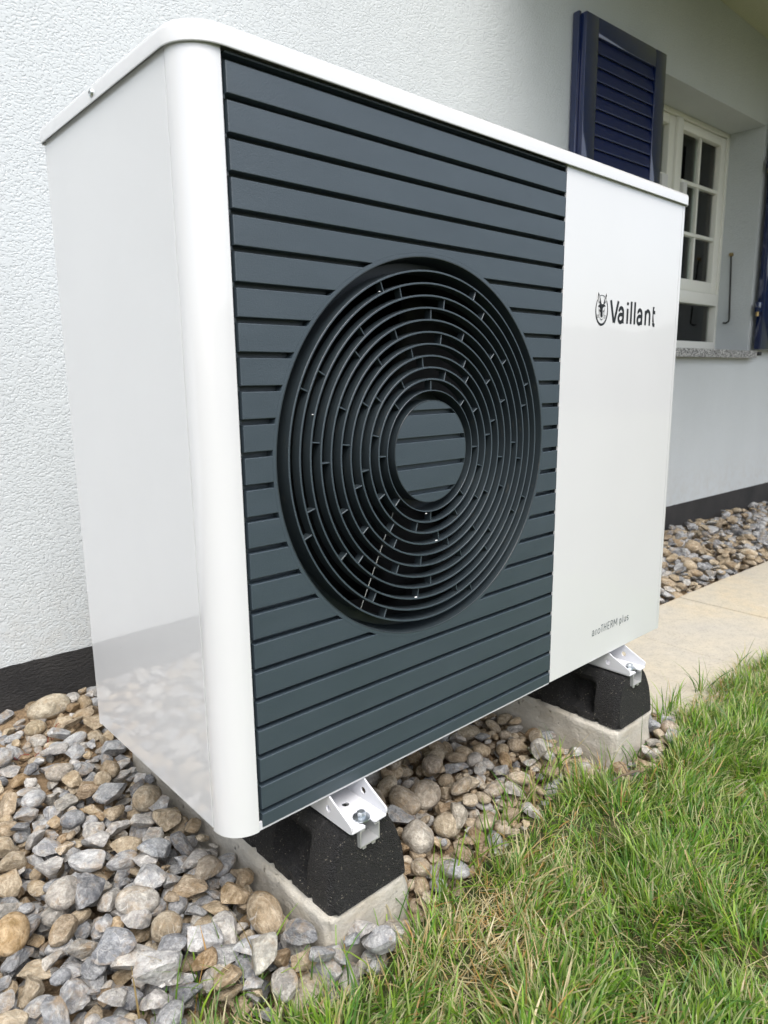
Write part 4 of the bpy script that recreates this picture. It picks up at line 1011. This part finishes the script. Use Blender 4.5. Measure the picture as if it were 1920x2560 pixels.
cl = vn(gx_, gy_, 9, 3.3); cl2 = vn(gx_, gy_, 3.0, 8.1); dens = cl + .35
patch = np.exp(-(((gx_ - .30) / .12) ** 2 + ((gy_ + .20) / .07) ** 2)) + .7 * np.exp(-(((gx_ - .45) / .10) ** 2 + ((gy_ + .13) / .04) ** 2)) + .6 * np.exp(-(((gx_ - .20) / .09) ** 2 + ((gy_ + .22) / .08) ** 2))
keep = rng.uniform(0, 1, len(gx_)) < np.clip(.62 + cl * .5 - patch * .35, .2, 1); gx_, gy_, cl, cl2, patch = gx_[keep], gy_[keep], cl[keep], cl2[keep], patch[keep]
n = len(gx_); de = dist_edge(gx_, gy_)
az = vn(gx_, gy_, 5, 1.7) * 5 + vn(gx_, gy_, 16, 6.6) * 3 + rng.normal(0, .9, n)
L = rng.uniform(.024, .058, n) * (1 + .45 * np.clip(cl, -1, 1)) * np.where(rng.uniform(0, 1, n) < .08, 1.45, 1.0)
col = pal_mix(GREENS, n); tip = col * 1.15 + .01
dry = rng.uniform(0, 1, n) < np.clip(.05 + .22 * patch + .25 * np.exp(-de / .03), 0, .75)
col[dry] = pal_mix(DRY, int(dry.sum())); tip[dry] = col[dry]
cut = rng.uniform(0, 1, n) < .30; tip[cut] = np.array([.46, .42, .26]) * rng.uniform(.8, 1.15, (int(cut.sum()), 1))
edge = de < .03; az[edge] = np.where(rng.uniform(0, 1, edge.sum()) < .5, PI / 2 + rng.normal(0, .9, edge.sum()), az[edge])
bz = -.213 + np.zeros(n) - .012 * sstep((.04 - de) / .07)
lean = np.abs(rng.normal(.42, .34, n)); lean[rng.uniform(0, 1, n) < .22] += .55
o = blades(n, gx_, gy_, bz, L, az, lean, rng.uniform(.05, 1.3, n), rng.uniform(.0011, .0031, n) * (1 + .25 * cl), col, tip, 'grass', lawn)
# dry thatch lying low between the blades
x3, y3 = scatter(34000, -.25, 1.7, -.9, .01); n = len(x3); pt = vn(x3, y3, 6, 12.2)
k = rng.uniform(0, 1, n) < np.clip(.16 + pt * .5 + .9 * np.exp(-(((x3 - .32) / .15) ** 2 + ((y3 + .18) / .09) ** 2)), .15, 1); x3, y3 = x3[k], y3[k]; n = len(x3)
c3 = pal_mix(DRY, n) * .95
blades(n, x3, y3, -.212 + rng.uniform(0, .014, n) - .012 * sstep((.04 - dist_edge(x3, y3)) / .07), rng.uniform(.018, .06, n), rng.uniform(0, 2 * PI, n), rng.uniform(1.0, 1.6, n), rng.uniform(-.3, .5, n), rng.uniform(.0008, .002, n), c3, c3, 'dry_thatch', lawn)
# sparse long blades creeping over the gravel edge
tuf = [(-.075, .03, 9, .075), (-.03, .012, 12, .085), (.02, -.02, 12, .08), (.075, -.065, 12, .07), (.23, -.06, 10, .07), (.30, -.045, 14, .08), (.36, -.035, 12, .08), (.44, -.03, 16, .08), (.52, -.015, 16, .085), (.60, .0, 16, .085), (.66, .01, 14, .08), (.72, .015, 16, .09), (.79, -.055, 14, .09), (.88, -.062, 10, .08), (1.08, -.02, 18, .09), (1.16, -.005, 16, .08), (1.3, -.01, 16, .08), (1.5, -.03, 16, .08), (-.10, .05, 5, .08), (-.035, .03, 4, .125), (-.005, .0, 3, .12), (.14, -.09, 12, .07)]
X, Y, LL, AZ = [], [], [], []
for (x, y, c, l) in tuf:
    for _ in range(int(c * 1.3)):
        X.append(x + random.gauss(0, .022)); Y.append(y - .012 + random.gauss(0, .009)); LL.append(l * random.uniform(.55, 1.35)); AZ.append(random.uniform(0, 2 * PI))
n = len(X); X = np.array(X); Y = np.array(Y); c4 = pal_mix(GREENS, n); dr = rng.uniform(0, 1, n) < .22; c4[dr] = pal_mix(DRY, int(dr.sum()))
blades(n, X, Y, np.full(n, -.222), np.array(LL), np.array(AZ), np.abs(rng.normal(.25, .3, n)), rng.uniform(.1, 1.3, n), rng.uniform(.0015, .0032, n), c4, c4 * 1.1, 'grass', lawn)

# ------------------------------------------------------------------ unseen hedges, added to block low sky and darken reflections
def hedge(name, x0, x1, y0, y1, h, n, label):
    T = thing(name, label, 'hedge', ((x0 + x1) / 2, (y0 + y1) / 2, -.26))
    cx, cy = (x0 + x1) / 2, (y0 + y1) / 2; hx, hy = (x1 - x0) / 2, (y1 - y0) / 2
    P = rng.uniform(-1, 1, (n, 3)); ax = rng.integers(0, 3, n); sg = np.where(rng.uniform(0, 1, n) < .5, -1, 1)
    P[np.arange(n), ax] = sg * rng.uniform(.82, 1.0, n) ; P[:, 2] = np.where(ax == 2, np.abs(P[:, 2]), P[:, 2])
    Q = P * (hx, hy, h / 2) + (0, 0, h / 2); Q[:, 2] *= 1 + .22 * np.array([noise.noise(Vector((q[0] * .6, q[1] * .6, 4))) for q in Q])
    u = rng.normal(size=(n, 3)); u /= np.linalg.norm(u, axis=1)[:, None]; v = np.cross(u, rng.normal(size=(n, 3))); v /= np.linalg.norm(v, axis=1)[:, None]
    s_ = rng.uniform(.06, .14, n)[:, None]
    V = np.stack([Q - u * s_, Q + v * s_ * .6, Q + u * s_, Q - v * s_ * .6], 1).reshape(-1, 3)
    me = bpy.data.meshes.new('foliage'); me.vertices.add(len(V)); me.vertices.foreach_set('co', V.astype('f').ravel()); me.loops.add(4 * n); me.loops.foreach_set('vertex_index', np.arange(4 * n, dtype='i'))
    me.polygons.add(n); me.polygons.foreach_set('loop_start', np.arange(0, 4 * n, 4, dtype='i')); me.update(calc_edges=True); link('foliage', me, M['hedge'], T)
    box('inner_branches', -hx * .85, hx * .85, -hy * .8, hy * .8, 0, h * .88, M['bark'], T)
hedge('unseen_hedge', -9, 14, -12.5, -11, 2.0, 26000, 'unseen green hedge across the lawn, added to darken the window reflections')
hedge('unseen_hedge', 15, 16.2, -10.5, .5, 1.9, 12000, 'green hedge at the far end of the paving, mirrored in the glossy shutter')

# small things lying about
tw = thing('twig', 'forked dry brown twig lying on the grass in front of the far concrete plinth', 'twig', (.745, -.125, -.170))
tube('twig_stem', [(-.030, .010, .004), (-.012, .004, .010), (.004, .0, .008), (.020, -.010, .012), (.036, -.014, .004)], [.0011, .0015, .0019, .0016, .0008], M['bark'], tw, 6)
tube('side_shoot', [(.004, .0, .008), (.010, .012, .016), (.012, .024, .020)], [.0013, .0010, .0005], M['bark'], tw, 6)
import sys; sys.stderr.write('TRIS %d\n' % sum(len(m.loops) - 2 * len(m.polygons) for m in bpy.data.meshes))
